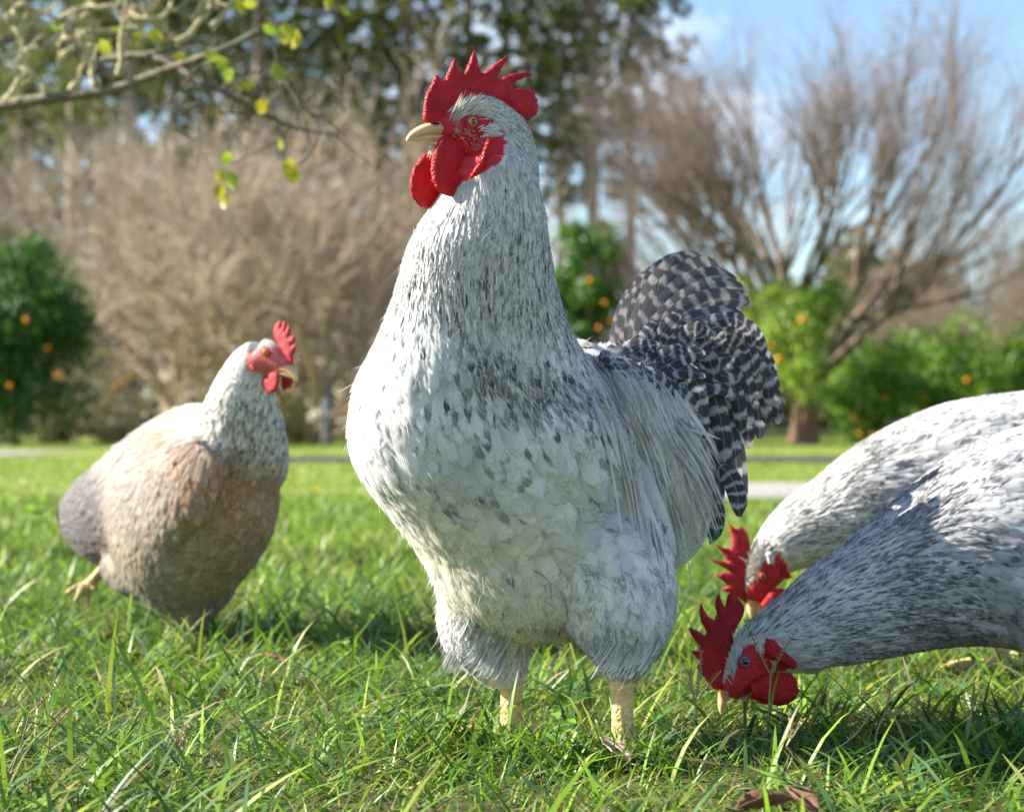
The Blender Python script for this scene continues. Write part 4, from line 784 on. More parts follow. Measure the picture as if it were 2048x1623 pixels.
# brow tuft sweeping back over the eye, bristles on the cheeks
k = Coat()
def brow(x0, y0, x1, y1, w, lat0, lat1, col=(.82, .76, .64)):
    A = b.H(x0, y0, lat0); B = b.H(x1, y1, lat1); Mx = (A + B) / 2 + b.n * .003 + np.array([0, 0, .002]); c = bez([A, Mx, B], 6)[None]; T = nrm(np.gradient(c, axis=1)); nn = nrm(b.n + np.zeros_like(T)); nn = nrm(nn - T * (nn * T).sum(-1, keepdims=True)); Ln = np.linalg.norm(B - A)
    k.add(*feathers(c, nn, np.array([w]), np.array([.9]), np.array([Ln]), 3, .3, .03, rgba(col, np.zeros(1)), rgba((.1, .1, .1), np.zeros(1))))
for i in range(230):
    t = rng.random(); x0 = 903 + 90 * t + rng.normal(0, 4); y0 = 238 - 22 * math.sin(min(1, t * 1.25) * 2.2) + 12 * t + rng.normal(0, 6); an = R(60 - 85 * t + rng.normal(0, 11)); l = rng.uniform(26, 60) * (1 - .25 * t)
    brow(x0, y0, x0 + l * math.cos(an), y0 - l * math.sin(an), rng.uniform(.0010, .0019), b.lat_at(x0, y0, .0165) + .0006, .014 + rng.uniform(-.004, .006))
    if i % 2: # the same on the other cheek
        brow(x0, y0, x0 + l * math.cos(an), y0 - l * math.sin(an), .0018, -.0165, -.014)
for i in range(110):
    x0 = rng.uniform(905, 965); y0 = 262 + (x0 - 905) * .35 + rng.normal(0, 15); an = R(-40 + rng.normal(0, 22)); l = rng.uniform(6, 13); q0 = b.lat_at(x0, y0, .0185); brow(x0, y0, x0 + l * math.cos(an), y0 - l * math.sin(an), .0006, q0, q0 + .002, (.62, .50, .48))
for i in range(60):
    x0 = rng.uniform(955, 1000); y0 = rng.uniform(255, 275); an = R(20 + rng.normal(0, 25)); l = rng.uniform(10, 20); brow(x0, y0, x0 + l * math.cos(an), y0 - l * math.sin(an), .0014, b.lat_at(985, 262, .02) + .0015, b.lat_at(985, 262, .02) + .004, (.82, .81, .8))
for i in range(60):
    x0 = rng.uniform(858, 872); y0 = rng.uniform(285, 300); brow(x0, y0, x0 - rng.uniform(-6, 6), y0 + rng.uniform(10, 24), .001, rng.uniform(-.008, .008), rng.uniform(-.008, .008), (.78, .75, .7))
b.part('brow_feathers', k.mesh('brow_feathers'), FEATHER, 'stuff')

# legs
leg(b, W(1024, 1345, 2.06), W(1022, 1476, 2.06), (-.8, -.6), .0122)
leg(b, W(1243, 1345, 1.97), W(1246, 1494, 1.97), (-.55, -.83), .0118)

# wing quills showing below the coverts
for (P, w, c) in (([(1235, 930, 1.965), (1300, 1010, 1.97), (1335, 1150, 2.0)], .020, (.80, .79, .78)), ([(1215, 920, 1.968), (1280, 1000, 1.975), (1322, 1135, 2.005)], .026, (.30, .27, .26)), ([(1200, 920, 1.975), (1260, 1010, 1.985), (1300, 1118, 2.01)], .026, (.62, .60, .58)), ([(1260, 900, 1.985), (1320, 1000, 2.0), (1352, 1120, 2.03)], .020, (.78, .77, .76))):
    b.part('wing_feather', free_feather(P, w, c, (.1, .1, .1, .0), 14, 5, .25, .3, .02, (.25, -.95, .15), drape=b, gap=.004), FEATHER)

# saddle hackle pouring down over the rump
k = Coat()
for i in range(560):
    t = rng.random(); s = rng.random(); x0 = 1195 + 150 * t + rng.normal(0, 12); y0 = 715 + 55 * t + 85 * s ** 1.5 + rng.normal(0, 8); d0 = 2.05 + .14 * t + .03 * s
    x1 = 1318 + 125 * t ** .9 + rng.normal(0, 16) - 25 * s; y1 = 900 + 130 * (1 - t) + 110 * s + rng.normal(0, 38); l = rng.uniform(.6, 1.05)
    x1 = x0 + (x1 - x0) * l; y1 = y0 + (y1 - y0) * l; d1 = d0 + .02 + .02 * rng.random()
    bulgex = x0 + (x1 - x0) * .62; bulgey = y0 + (y1 - y0) * .30
    q = rng.random(); c = (.80, .80, .79) if q < .55 else ((.72, .64, .48) if q < .8 else (.50, .50, .52)); 
    free_feather([(x0, y0, d0), (bulgex, bulgey, d0 - .012), (x1, y1, d1)], rng.uniform(.004, .0068), np.array(c) * rng.uniform(.9, 1.05), (.12, .11, .11, .75 if rng.random() < .38 else 0), 9, 3, .85, .35, .02, (.2, -.9, .4), coat=k, drape=b, gap=.003 + .007 * rng.random())
b.part('saddle_hackle', k.mesh('saddle_hackle'), FEATHER, 'stuff')
k = Coat()      # long loose strands at the lower edge
for i in range(170):
    t = rng.random(); x0 = 1250 + 110 * t; y0 = 830 + 60 * rng.random(); x1 = 1330 + 118 * t + rng.normal(0, 10); y1 = 1130 - 120 * t + rng.normal(0, 45)
    q = rng.random(); c = (.80, .78, .74) if q < .6 else ((.70, .60, .42) if q < .82 else (.38, .38, .40)); free_feather([(x0, y0, 2.05 + .06 * t), (x0 + (x1 - x0) * .6, y0 + (y1 - y0) * .35, 2.03 + .06 * t), (x1, y1, 2.07 + .07 * t)], rng.uniform(.0026, .0045), c, (.1, .1, .1, 0), 9, 3, 1., .3, .0, (.2, -.95, .2), coat=k, drape=b, gap=.006 + .006 * rng.random())
free_feather([(1390, 930, 2.12), (1432, 985, 2.12), (1424, 1050, 2.13)], .006, (.36, .18, .05), (.1, .1, .1, 0), 9, 3, .9, coat=k)
b.part('saddle_hackle', k.mesh('saddle_plumes'), FEATHER, 'stuff')

# tail: every feather a part
PALE, DARK, BRN = (.42, .41, .41), (.035, .037, .045, .95), (.50, .46, .42)
def tailf(P, w, col=PALE, mark=DARK, freq=7., pt=.02, hint=(.1, -1, .25), nv=22): b.part('tail_feather', free_feather(P, w, np.array(col) * rng.uniform(.85, 1.15), mark, nv, 5, pt, .25, .03, hint, freq), BARRED)
for i, (x1, y1, d1) in enumerate([(1318, 575, 2.41), (1346, 552, 2.42), (1372, 534, 2.42), (1396, 524, 2.41), (1415, 520, 2.39), (1447, 534, 2.37), (1474, 552, 2.36), (1500, 575, 2.35), (1503, 598, 2.34), (1492, 628, 2.33), (1478, 655, 2.32)]):
    x0, y0 = 1236 + 7 * i, 735 - 1 * i; tailf([(x0, y0, 2.27), (x0 + (x1 - x0) * .18, y0 + (y1 - y0) * .66, d1 - .05), (x0 + (x1 - x0) * .55 - 6, y1 - 22, d1 - .02), (x1, y1 + 6, d1)], .032, (.42, .39, .36) if i % 3 else (.34, .34, .37), (.055, .052, .058, .9), rng.uniform(6, 8.5))
sick = [(1545, 765, 690), (1558, 850, 700), (1538, 812, 690), (1520, 880, 700), (1497, 898, 705), (1552, 800, 680), (1510, 760, 660), (1490, 840, 690), (1470, 890, 700), (1525, 720, 640), (1505, 700, 630), (1500, 820, 660), (1478, 760, 650), (1460, 820, 680), (1468, 930, 720), (1484, 1030, 760), (1474, 985, 740), (1450, 960, 730), (1425, 1085, 800), (1440, 1010, 770), (1446, 900, 715), (1440, 860, 690), (1420, 830, 700), (1405, 880, 720), (1430, 790, 670), (1450, 740, 640), (1415, 720, 650), (1395, 760, 680), (1380, 810, 715), (1430, 940, 740), (1410, 980, 760), (1405, 920, 750), (1532, 850, 690), (1546, 830, 700), (1516, 800, 670), (1482, 870, 690)]
for i, (x1, y1, ym) in enumerate(sick):
    x0 = 1275 + 60 * rng.random(); y0 = 735 + 40 * rng.random(); d0 = 2.22 + .04 * rng.random(); far = np.clip((x1 - 1400) / 150, 0, 1); d1 = 2.2 + .12 * far + rng.uniform(-.02, .02)
    xm = x0 + (x1 - x0) * .55; tailf([(x0, y0, d0), (xm, ym - 62 + 40 * (1 - far), d1 - .03), (x1 + 4, ym - 30 + (y1 - ym) * .35, d1 - .02), (x1, y1, d1)], rng.uniform(.017, .024), np.array(PALE) * rng.uniform(.85, 1.35), DARK, rng.uniform(7.5, 11), .06)
for i in range(44):
    x0 = 1240 + 110 * rng.random(); y0 = 710 + 45 * rng.random(); a = R(rng.uniform(-30, 62)); l = rng.uniform(80, 165); x1, y1 = x0 + l * math.cos(a), y0 - l * .8 * math.sin(a); tailf([(x0, y0, 2.2), (x0 + .5 * (x1 - x0), y0 + .65 * (y1 - y0) - 8, 2.19), (x1, y1, 2.21)], .017, (.5, .5, .5), DARK, 4.5, .15, nv=14)
for i in range(46):
    t = rng.random(); x0 = 1195 + 130 * t; y0 = 722 + 35 * t + rng.normal(0, 8); l = rng.uniform(.6, 1.); x1 = x0 + (80 + 60 * rng.random()) * l; y1 = y0 + rng.uniform(-55, 95) * l - 20 * (1 - t)
    b.part('tail_covert', free_feather([(x0, y0, 2.16), (x0 + .55 * (x1 - x0), y0 + .35 * (y1 - y0) - 26, 2.15), (x1, y1, 2.17)], rng.uniform(.013, .02), np.array((.46, .46, .47)) * rng.uniform(.8, 1.3), (.035, .037, .045, .95), 12, 5, .1, .3, .03, (.1, -1, .35), rng.uniform(3.5, 5.5), drape=b, gap=.010), BARRED)
tailf([(1425, 985, 2.15), (1452, 1035, 2.13), (1420, 1088, 2.14)], .016, (.4, .4, .38), DARK, 4, .1); tailf([(1440, 930, 2.16), (1480, 960, 2.15), (1478, 1035, 2.15)], .022, (.4, .4, .38), DARK, 5, .1)
k = Coat()      # white fluff at the far side of the tail base
for i in range(160):
    x0, y0 = 1205 + 40 * rng.random(), 735 - 20 * rng.random(); x1, y1 = x0 + rng.normal(0, 26) - 8, y0 - rng.uniform(8, 38); free_feather([(x0, y0, 2.24), ((x0 + x1) / 2 - 6, (y0 + y1) / 2, 2.23), (x1, y1, 2.25)], .009, (.80, .79, .78), (.1, .1, .1, .6 if rng.random() < .2 else 0), 6, 3, .3, coat=k)
b.part('tail_fluff', k.mesh('tail_fluff'), FEATHER, 'stuff')
big = b

rng = np.random.default_rng(22)

# ------------------------------------------------------------------ the two pecking roosters and the hen
def rooster_coat(bird, neck_to, collar_c, collar_w, axis, cream_dir, fleck=.3, tint=(1., 1., 1.), dark=1.):
    """white plumage; t runs along axis (columns, rows) from head to rump"""
    def fun(P):
        px, py = bird.px(P); n = len(P); t = px * axis[0] + py * axis[1]; nz = vnoise(P, 34., 3); nz2 = vnoise(P, 80., 5); rd = rng.random(n)
        neck = 1 - sst(neck_to - 60, neck_to + 90, t); L = (.030 * neck + .042 * (1 - neck)) * rng.uniform(.8, 1.25, n); wd = (.0044 * neck + .0195 * (1 - neck)) * rng.uniform(.8, 1.2, n); pt = .75 * neck + .05
        lift = .012 + .012 * (1 - neck) + rng.exponential(.009, n)
        c = np.tile(np.array([.87, .87, .86]) * np.array(tint), (n, 1)); gp = np.clip(.30 * np.exp(-((t - collar_c - 120) / 160) ** 2) * (1 + nz) + .18 * (1 - neck) * (1 + 1.3 * nz2), 0, .75)[:, None]
        c = c * (1 - gp) + np.array([.38, .38, .41]) * gp; c *= rng.uniform(.84, 1.08, (n, 1))
        mk = fleck * neck + .95 * dark * np.exp(-((t - collar_c) / collar_w) ** 2) + .10 * (1 - neck); a = np.where(rd < mk * (1 + .6 * nz), rng.uniform(.55, 1, n), 0.)
        return L, wd, pt, lift, c, np.array([.06, .058, .065]) * rng.uniform(.6, 1.8, (n, 1)), a
    return fun
def soft(bird, fun, n, lim=3000, ylim=3000):
    P = bird.sample(n); k = ~bird.facemask(P); P = P[k]; q = fun(P); m = len(P); strands(bird, P, rng.uniform(.014, .03, m), np.full(m, .0011), q[4], np.full(m, .05) + rng.exponential(.035, m), 4, .2, 'barbs')
def plain_tail(bird, x0, y0, d, n=16, w=.026, up=1.):
    for i in range(n):
        a = R(-35 + 120 * i / n); l = rng.uniform(230, 330); x1, y1 = x0 + l * math.cos(a) * .8, y0 - l * math.sin(a) * up
        bird.part('tail_feather', free_feather([(x0 + rng.normal(0, 12), y0 + rng.normal(0, 12), d + rng.normal(0, .015)), (x0 + .5 * (x1 - x0), y0 + .8 * (y1 - y0) - 25, d), (x1, y1, d + rng.normal(0, .03))], w, PALE, DARK, 16, 5, .05, .25, .03, (0, -1, .2), 6.), BARRED)

# front one, neck stretched down to the grass
b = Bird('rooster', W(2160, 1442, 2.2), 'white rooster pecking the grass in front, its beak open at the ground', 'rooster')
b.head_frame(1496, 1325, 2.14, (.10, -.99, .06))
b.skull([(1462, 1395, 20, .010), (1470, 1372, 34, .0145), (1490, 1340, 48, .0185), (1520, 1305, 60, .023), (1560, 1280, 72, .032), (1610, 1262, 92, .044)])
b.chain([(1545, 1290, 2.14, 62), (1600, 1262, 2.145, 82), (1660, 1232, 2.15, 104), (1730, 1202, 2.16, 120), (1810, 1164, 2.17, 144), (1890, 1130, 2.18, 172), (1970, 1096, 2.19, 204), (2080, 1080, 2.2, 232), (2200, 1074, 2.21, 240), (2330, 1070, 2.22, 215), (2450, 1020, 2.23, 180), (2540, 985, 2.23, 110), (2590, 960, 2.23, 60)], .82)
b.chain([(2110, 1200, 2.15, 110), (2105, 1280, 2.14, 70), (2100, 1345, 2.14, 30)]); b.chain([(2230, 1230, 2.27, 110), (2215, 1300, 2.27, 70), (2200, 1350, 2.27, 30)])
z3 = lambda L: [(1360 + x * .1602, 1180 + y * .1602) for x, y in L]
b.finish(.0038, 9, z3([(430, 1240), (440, 1330), (700, 1380), (920, 1300), (960, 1150), (1080, 1080), (1330, 1000), (1420, 930), (1280, 760), (1080, 640), (930, 660), (780, 720), (690, 820), (640, 1050), (540, 1180)]), .02)
b.guides([(1470, 1300, 2.12, .5, 0, .8), (1520, 1250, 2.12, .8, 0, .6), (1560, 1300, 2.1, 1, 0, .15), (1620, 1180, 2.12, .85, 0, .55), (1640, 1290, 2.1, 1, 0, .05), (1740, 1100, 2.12, .85, 0, .5), (1740, 1240, 2.08, 1, 0, .1), (1850, 1000, 2.15, .85, 0, .5), (1850, 1150, 2.08, 1, 0, .05), (1850, 1270, 2.1, 1, 0, -.1),
          (1980, 880, 2.18, .95, 0, .25), (1980, 1050, 2.08, 1, .05, -.1), (1980, 1230, 2.1, 1, 0, -.25), (2150, 830, 2.2, 1, 0, 0), (2150, 1060, 2.07, 1, 0, -.2), (2150, 1260, 2.1, .8, 0, -.6), (2400, 900, 2.2, 1, 0, .1), (2400, 1080, 2.1, 1, 0, -.1), (2055, 1300, 2.1, .1, 0, -1), (2215, 1310, 2.2, .1, 0, -1), (1740, 1170, 2.3, 1, 0, .3), (2150, 1060, 2.4, 1, 0, -.2)])
fr = rooster_coat(b, 1850, 1850, 90, (1., 0), None, .45, (1., 1., 1.01)); coat_of(b, fr, 11000, [('neck_hackle', lambda x, y: x < 1830), ('body_feathers', lambda x, y: x < 9000)], excl=lambda P: b.px(P)[1] > 1340); soft(b, fr, 2200)
flap(b, 'comb', z3([(430, 1240), (340, 1140), (270, 1040), (205, 965), (240, 885), (180, 810), (128, 738), (200, 752), (255, 762), (245, 690), (175, 605), (130, 530), (98, 458), (200, 488), (300, 560), (332, 520), (268, 410), (236, 280), (255, 140), (290, 230), (345, 320), (430, 372), (458, 300), (432, 190), (445, 90), (485, 25), (505, 100), (540, 180), (565, 200), (590, 60), (640, 5), (700, 60), (790, 180), (808, 240), (775, 340), (720, 430), (660, 560), (700, 800), (690, 1000), (640, 1150), (560, 1260)]), 0., .009, COMB, .012)
flap(b, 'wattle', z3([(880, 1160), (1050, 1060), (1200, 1020), (1380, 1030), (1450, 1110), (1482, 1250), (1440, 1350), (1340, 1420), (1210, 1435), (1080, 1400), (960, 1350), (890, 1270)]), .020, .009, WATTLE, .010)
flap(b, 'wattle', z3([(860, 1180), (1000, 1070), (1150, 1040), (1330, 1060), (1400, 1150), (1420, 1270), (1380, 1370), (1260, 1450), (1120, 1450), (980, 1380), (880, 1290)]), .018, .009, WATTLE, .010, mirror=True)
flap(b, 'ear_flap', z3([(1060, 590), (1190, 620), (1320, 730), (1450, 890), (1460, 960), (1400, 980), (1290, 920), (1180, 870), (1080, 800)]), b.lat_at(1560, 1308, .025) + .001, .006, WATTLE, .006)
flap(b, 'earlobe', z3([(930, 690), (985, 650), (1040, 660), (1070, 720), (1060, 790), (990, 790), (945, 750)]), b.lat_at(1520, 1298, .023), .005, LOBE, .006)
eyeball(b, 1489, 1321, .0062, .0165, IRIS_BLUE, (-.05, 0, .1), .62)
beak(b, [(1450, 1380, 14, .0095), (1446, 1395, 11, .0075), (1443, 1408, 8, .0055), (1442, 1420, 4.5, .003), (1444, 1428, 1.8, .001)], [(1495, 1378, 9, .008), (1491, 1395, 8, .0065), (1489, 1410, 6, .0045), (1489, 1424, 3, .002)], (.72, .44, .22))
k = Coat()
for i in range(150):
    t = rng.random(); x0, y0 = 1457 + 12 * rng.random() + 34 * t ** 1.6, 1358 - 105 * t + rng.normal(0, 6); an = R(60 + 40 * (1 - t) + rng.normal(0, 14)) if t < .7 else R(40); l = rng.uniform(20, 48); q0 = b.lat_at(x0, y0, .015)
    brow(x0, y0, x0 + l * math.cos(an), y0 - l * math.sin(an), .0014, q0, q0 + .001, (.74, .74, .74))
b.part('brow_feathers', k.mesh('brow_feathers'), FEATHER, 'stuff')
leg(b, W(2100, 1320, 2.14), W(2094, 1440, 2.14), (-1, -.1)); leg(b, W(2203, 1330, 2.27), W(2196, 1405, 2.27), (-1, -.1)); plain_tail(b, 2570, 960, 2.23)
rf = b

# rear one
b = Bird('rooster', W(2120, 1330, 2.68), 'sunlit white rooster pecking behind, its head beside the front rooster\'s comb', 'rooster')
b.head_frame(1525, 1150, 2.62, (.12, -.99, .04))
b.skull([(1505, 1202, 16, .009), (1512, 1180, 28, .0135), (1525, 1150, 40, .018), (1548, 1110, 50, .024), (1580, 1080, 64, .034)])
b.chain([(1556, 1098, 2.62, 54), (1600, 1066, 2.625, 72), (1660, 1045, 2.63, 92), (1730, 1020, 2.64, 122), (1810, 1000, 2.66, 152), (1900, 985, 2.67, 176), (2000, 975, 2.68, 186), (2120, 970, 2.69, 190), (2230, 955, 2.7, 165), (2320, 930, 2.7, 115), (2380, 905, 2.7, 60)], .85)
b.chain([(2010, 1120, 2.63, 85), (2005, 1170, 2.63, 55), (2000, 1215, 2.63, 25)]); b.chain([(2130, 1120, 2.75, 85), (2125, 1170, 2.75, 55), (2120, 1215, 2.75, 25)])
z6 = lambda L: [(1348 + x * .4313, 760 + y * .4313) for x, y in L]
b.finish(.0045, 8, z6([(340, 1040), (352, 960), (385, 880), (425, 815), (480, 800), (520, 850), (548, 915), (520, 960), (450, 1030), (390, 1065)]), .018)
b.guides([(1510, 1130, 2.6, .5, 0, .8), (1560, 1060, 2.6, .8, 0, .5), (1580, 1120, 2.58, 1, 0, .1), (1650, 990, 2.6, .85, 0, .5), (1680, 1060, 2.56, 1, 0, .1), (1780, 900, 2.65, .85, 0, .45), (1800, 1000, 2.56, 1, 0, .1), (1900, 840, 2.66, .95, 0, .25), (1950, 960, 2.56, 1, 0, 0), (1900, 1120, 2.6, 1, 0, -.2), (2100, 800, 2.7, 1, 0, 0), (2100, 960, 2.56, 1, 0, -.2), (2300, 900, 2.65, 1, 0, .1), (2005, 1180, 2.6, 0, 0, -1), (2125, 1180, 2.7, 0, 0, -1), (2000, 980, 2.85, 1, 0, 0)])
fr = rooster_coat(b, 1740, 1752, 60, (1., 0), None, .4, (1., .985, .94)); coat_of(b, fr, 7000, [('neck_hackle', lambda x, y: x < 1740), ('body_feathers', lambda x, y: x < 9000)], nv=6, nu=5, excl=lambda P: b.px(P)[1] > 1215); soft(b, fr, 2500)
flap(b, 'comb', z6([(385, 1055), (340, 1040), (290, 1000), (260, 985), (212, 972), (250, 950), (190, 900), (235, 890), (258, 885), (165, 830), (215, 838), (250, 842), (225, 800), (192, 762), (230, 775), (262, 782), (265, 730), (254, 665), (285, 690), (312, 678), (345, 715), (356, 790), (350, 860), (390, 930), (400, 1000)]), 0., .009, COMB, .012)
flap(b, 'wattle', z6([(400, 1040), (440, 985), (490, 960), (530, 975), (525, 1040), (490, 1085), (440, 1090)]), .017, .008, WATTLE, .009); flap(b, 'wattle', z6([(400, 1040), (440, 985), (490, 960), (530, 975), (525, 1040), (490, 1085), (440, 1090)]), .017, .008, WATTLE, .009, mirror=True)
flap(b, 'earlobe', z6([(425, 800), (450, 790), (470, 815), (462, 855), (435, 850)]), b.lat_at(1540, 1115, .02), .006, LOBE, .006); flap(b, 'ear_flap', z6([(475, 810), (500, 840), (530, 890), (548, 915), (520, 925), (495, 885), (478, 850)]), b.lat_at(1565, 1140, .02) + .001, .006, WATTLE, .006)
eyeball(b, 1523, 1151, .0058, .0165)
beak(b, [(1505, 1200, 13, .009), (1503, 1214, 10, .007), (1503, 1228, 6, .004), (1505, 1238, 2, .001)], [(1518, 1206, 8, .007), (1515, 1220, 6, .005), (1513, 1231, 3, .002)], (.72, .46, .22))
k = Coat()
for i in range(110):
    t = rng.random(); x0, y0 = 1492 + 22 * rng.random() + 15 * t, 1160 - 55 * t + rng.normal(0, 5); an = R(95 + rng.normal(0, 18)); l = rng.uniform(14, 32); q0 = b.lat_at(x0, y0, .015); brow(x0, y0, x0 + l * math.cos(an), y0 - l * math.sin(an), .002, q0, q0 + .001, (.78, .72, .62))
b.part('brow_feathers', k.mesh('brow_feathers'), FEATHER, 'stuff')
leg(b, W(2000, 1195, 2.63), W(2000, 1333, 2.63), (-1, -.1)); leg(b, W(2120, 1195, 2.75), W(2120, 1312, 2.75), (-1, -.1)); plain_tail(b, 2370, 905, 2.7, 12)

# hen walking on the far side
b = Bird('hen', W(395, 1290, 2.95), 'buff-breasted hen with black-speckled cream neck walking behind the rooster', 'hen')
b.ring_body([(845, 350, 470, 2.99, 1.3), (875, 290, 540, 2.97, 1.3), (910, 246, 562, 2.96, 1.3), (955, 214, 564, 2.95, 1.3), (1000, 202, 562, 2.95, 1.3), (1050, 205, 554, 2.95, 1.28), (1100, 216, 532, 2.95, 1.25), (1150, 240, 494, 2.95, 1.2), (1195, 284, 452, 2.95, 1.1), (1225, 330, 415, 2.95, 1.0)], (.62, -.78), 1.3)
b.chain([(528, 712, 2.79, 42), (507, 735, 2.80, 49), (490, 775, 2.81, 60), (484, 820, 2.83, 76), (478, 870, 2.86, 96), (466, 930, 2.9, 112)], 1.0)
b.chain([(440, 880, 2.94, 70), (390, 880, 3.0, 72), (330, 910, 3.06, 74), (268, 970, 3.12, 84)], 1.0)
b.chain([(420, 900, 2.80, 60), (370, 960, 2.80, 92), (310, 1030, 2.86, 86), (255, 1085, 2.95, 50)], .45, n=(-.6, -.8, 0))
b.chain([(300, 1010, 3.05, 120), (240, 1025, 3.12, 112), (195, 1035, 3.17, 92), (150, 1035, 3.21, 55)], .75)
b.chain([(390, 1180, 2.95, 80), (385, 1230, 2.95, 45), (388, 1265, 2.95, 18)]); b.chain([(310, 1120, 3.03, 90), (255, 1140, 3.06, 50), (210, 1130, 3.08, 20)])
b.head_frame(540, 715, 2.775, (-.50, -.866, .0))
z8 = lambda L: [(430 + x * .1232, 620 + y * .1232) for x, y in L]
b.skull([(578, 737, 12, .008), (562, 727, 22, .0125), (545, 715, 30, .017), (525, 712, 38, .021)])
b.finish(.0048, 9, z8([(560, 640), (700, 590), (830, 580), (960, 640), (1030, 720), (1280, 700), (1330, 900), (1050, 960), (1000, 1000), (900, 1010), (700, 1010), (600, 990), (540, 850)]), .017, skin=(.46, .33, .22), red=(.60, .12, .12))
b.guides([(545, 680, 2.75, -.8, .3, .2), (510, 690, 2.75, -.7, .4, -.4), (470, 740, 2.78, -.5, .3, -.9), (520, 780, 2.74, -.1, 0, -1), (430, 820, 2.82, -.6, .3, -.8), (500, 850, 2.74, 0, 0, -1), (555, 850, 2.75, .1, 0, -1), (400, 880, 2.88, -.8, .3, -.6), (330, 870, 3.0, -.9, .3, -.3), (250, 920, 3.05, -.7, .4, -.7), (540, 960, 2.75, 0, 0, -1), (450, 950, 2.76, -.2, 0, -1), (350, 960, 2.85, -.6, .2, -.8), (260, 1000, 2.95, -.6, .3, -.7), (480, 1080, 2.78, -.3, .1, -1), (350, 1080, 2.85, -.5, .2, -.9), (170, 1000, 3.15, -.8, .4, -.3), (190, 1080, 3.1, -.8, .3, -.3), (380, 1180, 2.88, -.2, 0, -1), (290, 1120, 2.95, -.5, .2, -.8)])
def henf(P):
    px, py = b.px(P); n = len(P); nz = vnoise(P, 40., 3); nz2 = vnoise(P, 110., 8); rd = rng.random(n)
    neck = 1 - sst(850, 930, py + .25 * (470 - px)); neck *= sst(330, 420, px); hd = 1 - sst(720, 780, py); L = (.028 * neck + .034 * (1 - neck)) * (1 - .4 * hd) * rng.uniform(.8, 1.2, n); wd = (.0095 * neck + .017 * (1 - neck)) * (1 - .4 * hd) * rng.uniform(.8, 1.2, n); pt = .35 * neck + .05; lift = .02 + rng.exponential(.018, n)
    buff = np.array([.47, .25, .10]); pale = np.array([.52, .43, .35]); cream = np.array([.87, .84, .77]); greyb = np.array([.27, .235, .22]); dk = np.array([.17, .15, .15]); olive = np.array([.40, .33, .18])
    br = sst(290, 430, px + 60 * nz)[:, None]; c = pale * (1 - br) + buff * br; k = np.clip(.22 + .5 * nz2, 0, .8)[:, None]; c = c * (1 - k) + np.array([.62, .52, .42]) * k
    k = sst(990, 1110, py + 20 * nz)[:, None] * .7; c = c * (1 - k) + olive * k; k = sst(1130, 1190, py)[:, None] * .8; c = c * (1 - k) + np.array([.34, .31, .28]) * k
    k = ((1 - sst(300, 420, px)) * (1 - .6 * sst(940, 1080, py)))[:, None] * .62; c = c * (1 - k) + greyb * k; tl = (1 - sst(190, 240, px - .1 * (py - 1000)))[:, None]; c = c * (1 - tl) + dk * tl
    c = c * (1 - neck[:, None]) + cream * neck[:, None]; c *= rng.uniform(.86, 1.1, (n, 1))
    mk = neck * (.7 * sst(730, 790, py)) + .22 * (1 - neck) + .45 * tl[:, 0]; a = np.where(rd < mk, rng.uniform(.6, 1, n), 0); m = np.where(neck[:, None] > .4, np.array([[.04, .037, .035]]), c * .55)
    return L, wd, pt, lift, c, m, a
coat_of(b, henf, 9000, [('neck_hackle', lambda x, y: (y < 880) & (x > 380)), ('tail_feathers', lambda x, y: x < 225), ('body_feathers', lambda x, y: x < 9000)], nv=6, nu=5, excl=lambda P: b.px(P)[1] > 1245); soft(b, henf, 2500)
flap(b, 'comb', z8([(960, 420), (958, 320), (985, 235), (1040, 165), (1078, 195), (1082, 290), (1110, 185), (1142, 182), (1160, 225), (1150, 330), (1192, 235), (1222, 280), (1226, 350), (1205, 430), (1280, 405), (1302, 450), (1290, 520), (1250, 570), (1312, 560), (1305, 640), (1270, 770), (1270, 900), (1120, 800), (1050, 600)]), 0., .007, HENCOMB, .008)
flap(b, 'wattle', z8([(800, 1050), (900, 1020), (1000, 980), (1040, 1040), (1045, 1180), (1010, 1290), (940, 1345), (860, 1350), (800, 1280), (765, 1170)]), .010, .006, HENCOMB, .006); flap(b, 'wattle', z8([(1080, 1050), (1160, 1040), (1230, 1080), (1265, 1160), (1220, 1250), (1130, 1305), (1080, 1240)]), -.010, .006, HENCOMB, .006)
flap(b, 'earlobe', z8([(560, 840), (600, 860), (650, 930), (650, 990), (600, 985), (565, 920)]), b.lat_at(504, 734, .02), .005, HENCOMB, .005)
eyeball(b, 532.5, 704.5, .0058, .0155, IRIS, (.25, 0, .0), .4)
beak(b, [(560, 735, 12, .0095), (574, 738, 10, .0082), (584, 745, 8, .006), (592, 755, 4.5, .0035), (594, 762, 1.8, .001)], [(562, 746, 6, .007), (574, 749, 5, .0055), (584, 754, 3, .003)], (.66, .48, .24))
leg(b, W(389, 1245, 2.95), W(392, 1286, 2.95), (.7, -.7), .0095, (.30, .24, .13), .05, False)
# the trailing foot, just lifted
g = Geo(); A, Bq = W(222, 1120, 3.08), W(176, 1172, 3.09); g.add(*chain(np.array([A, (A + Bq) / 2, Bq]), np.array([.0105, .0085, .010]), None, (0, -1, 0), 10, 12))
for tx, ty in ((130, 1192), (150, 1208), (178, 1212), (196, 1186)): E = W(tx, ty - 4, 3.08 + rng.normal(0, .015)); g.add(*chain(np.array([Bq, (Bq + E) / 2 + [0, 0, .004], E]), np.array([.008, .006, .0035]), None, (0, -1, 0), 8, 10))
me = remesh(g, .0028, 4); set_col(me, 'col', np.tile(np.array([.40, .29, .11, 1]), (len(me.vertices), 1))); b.part('leg', me, LEG)

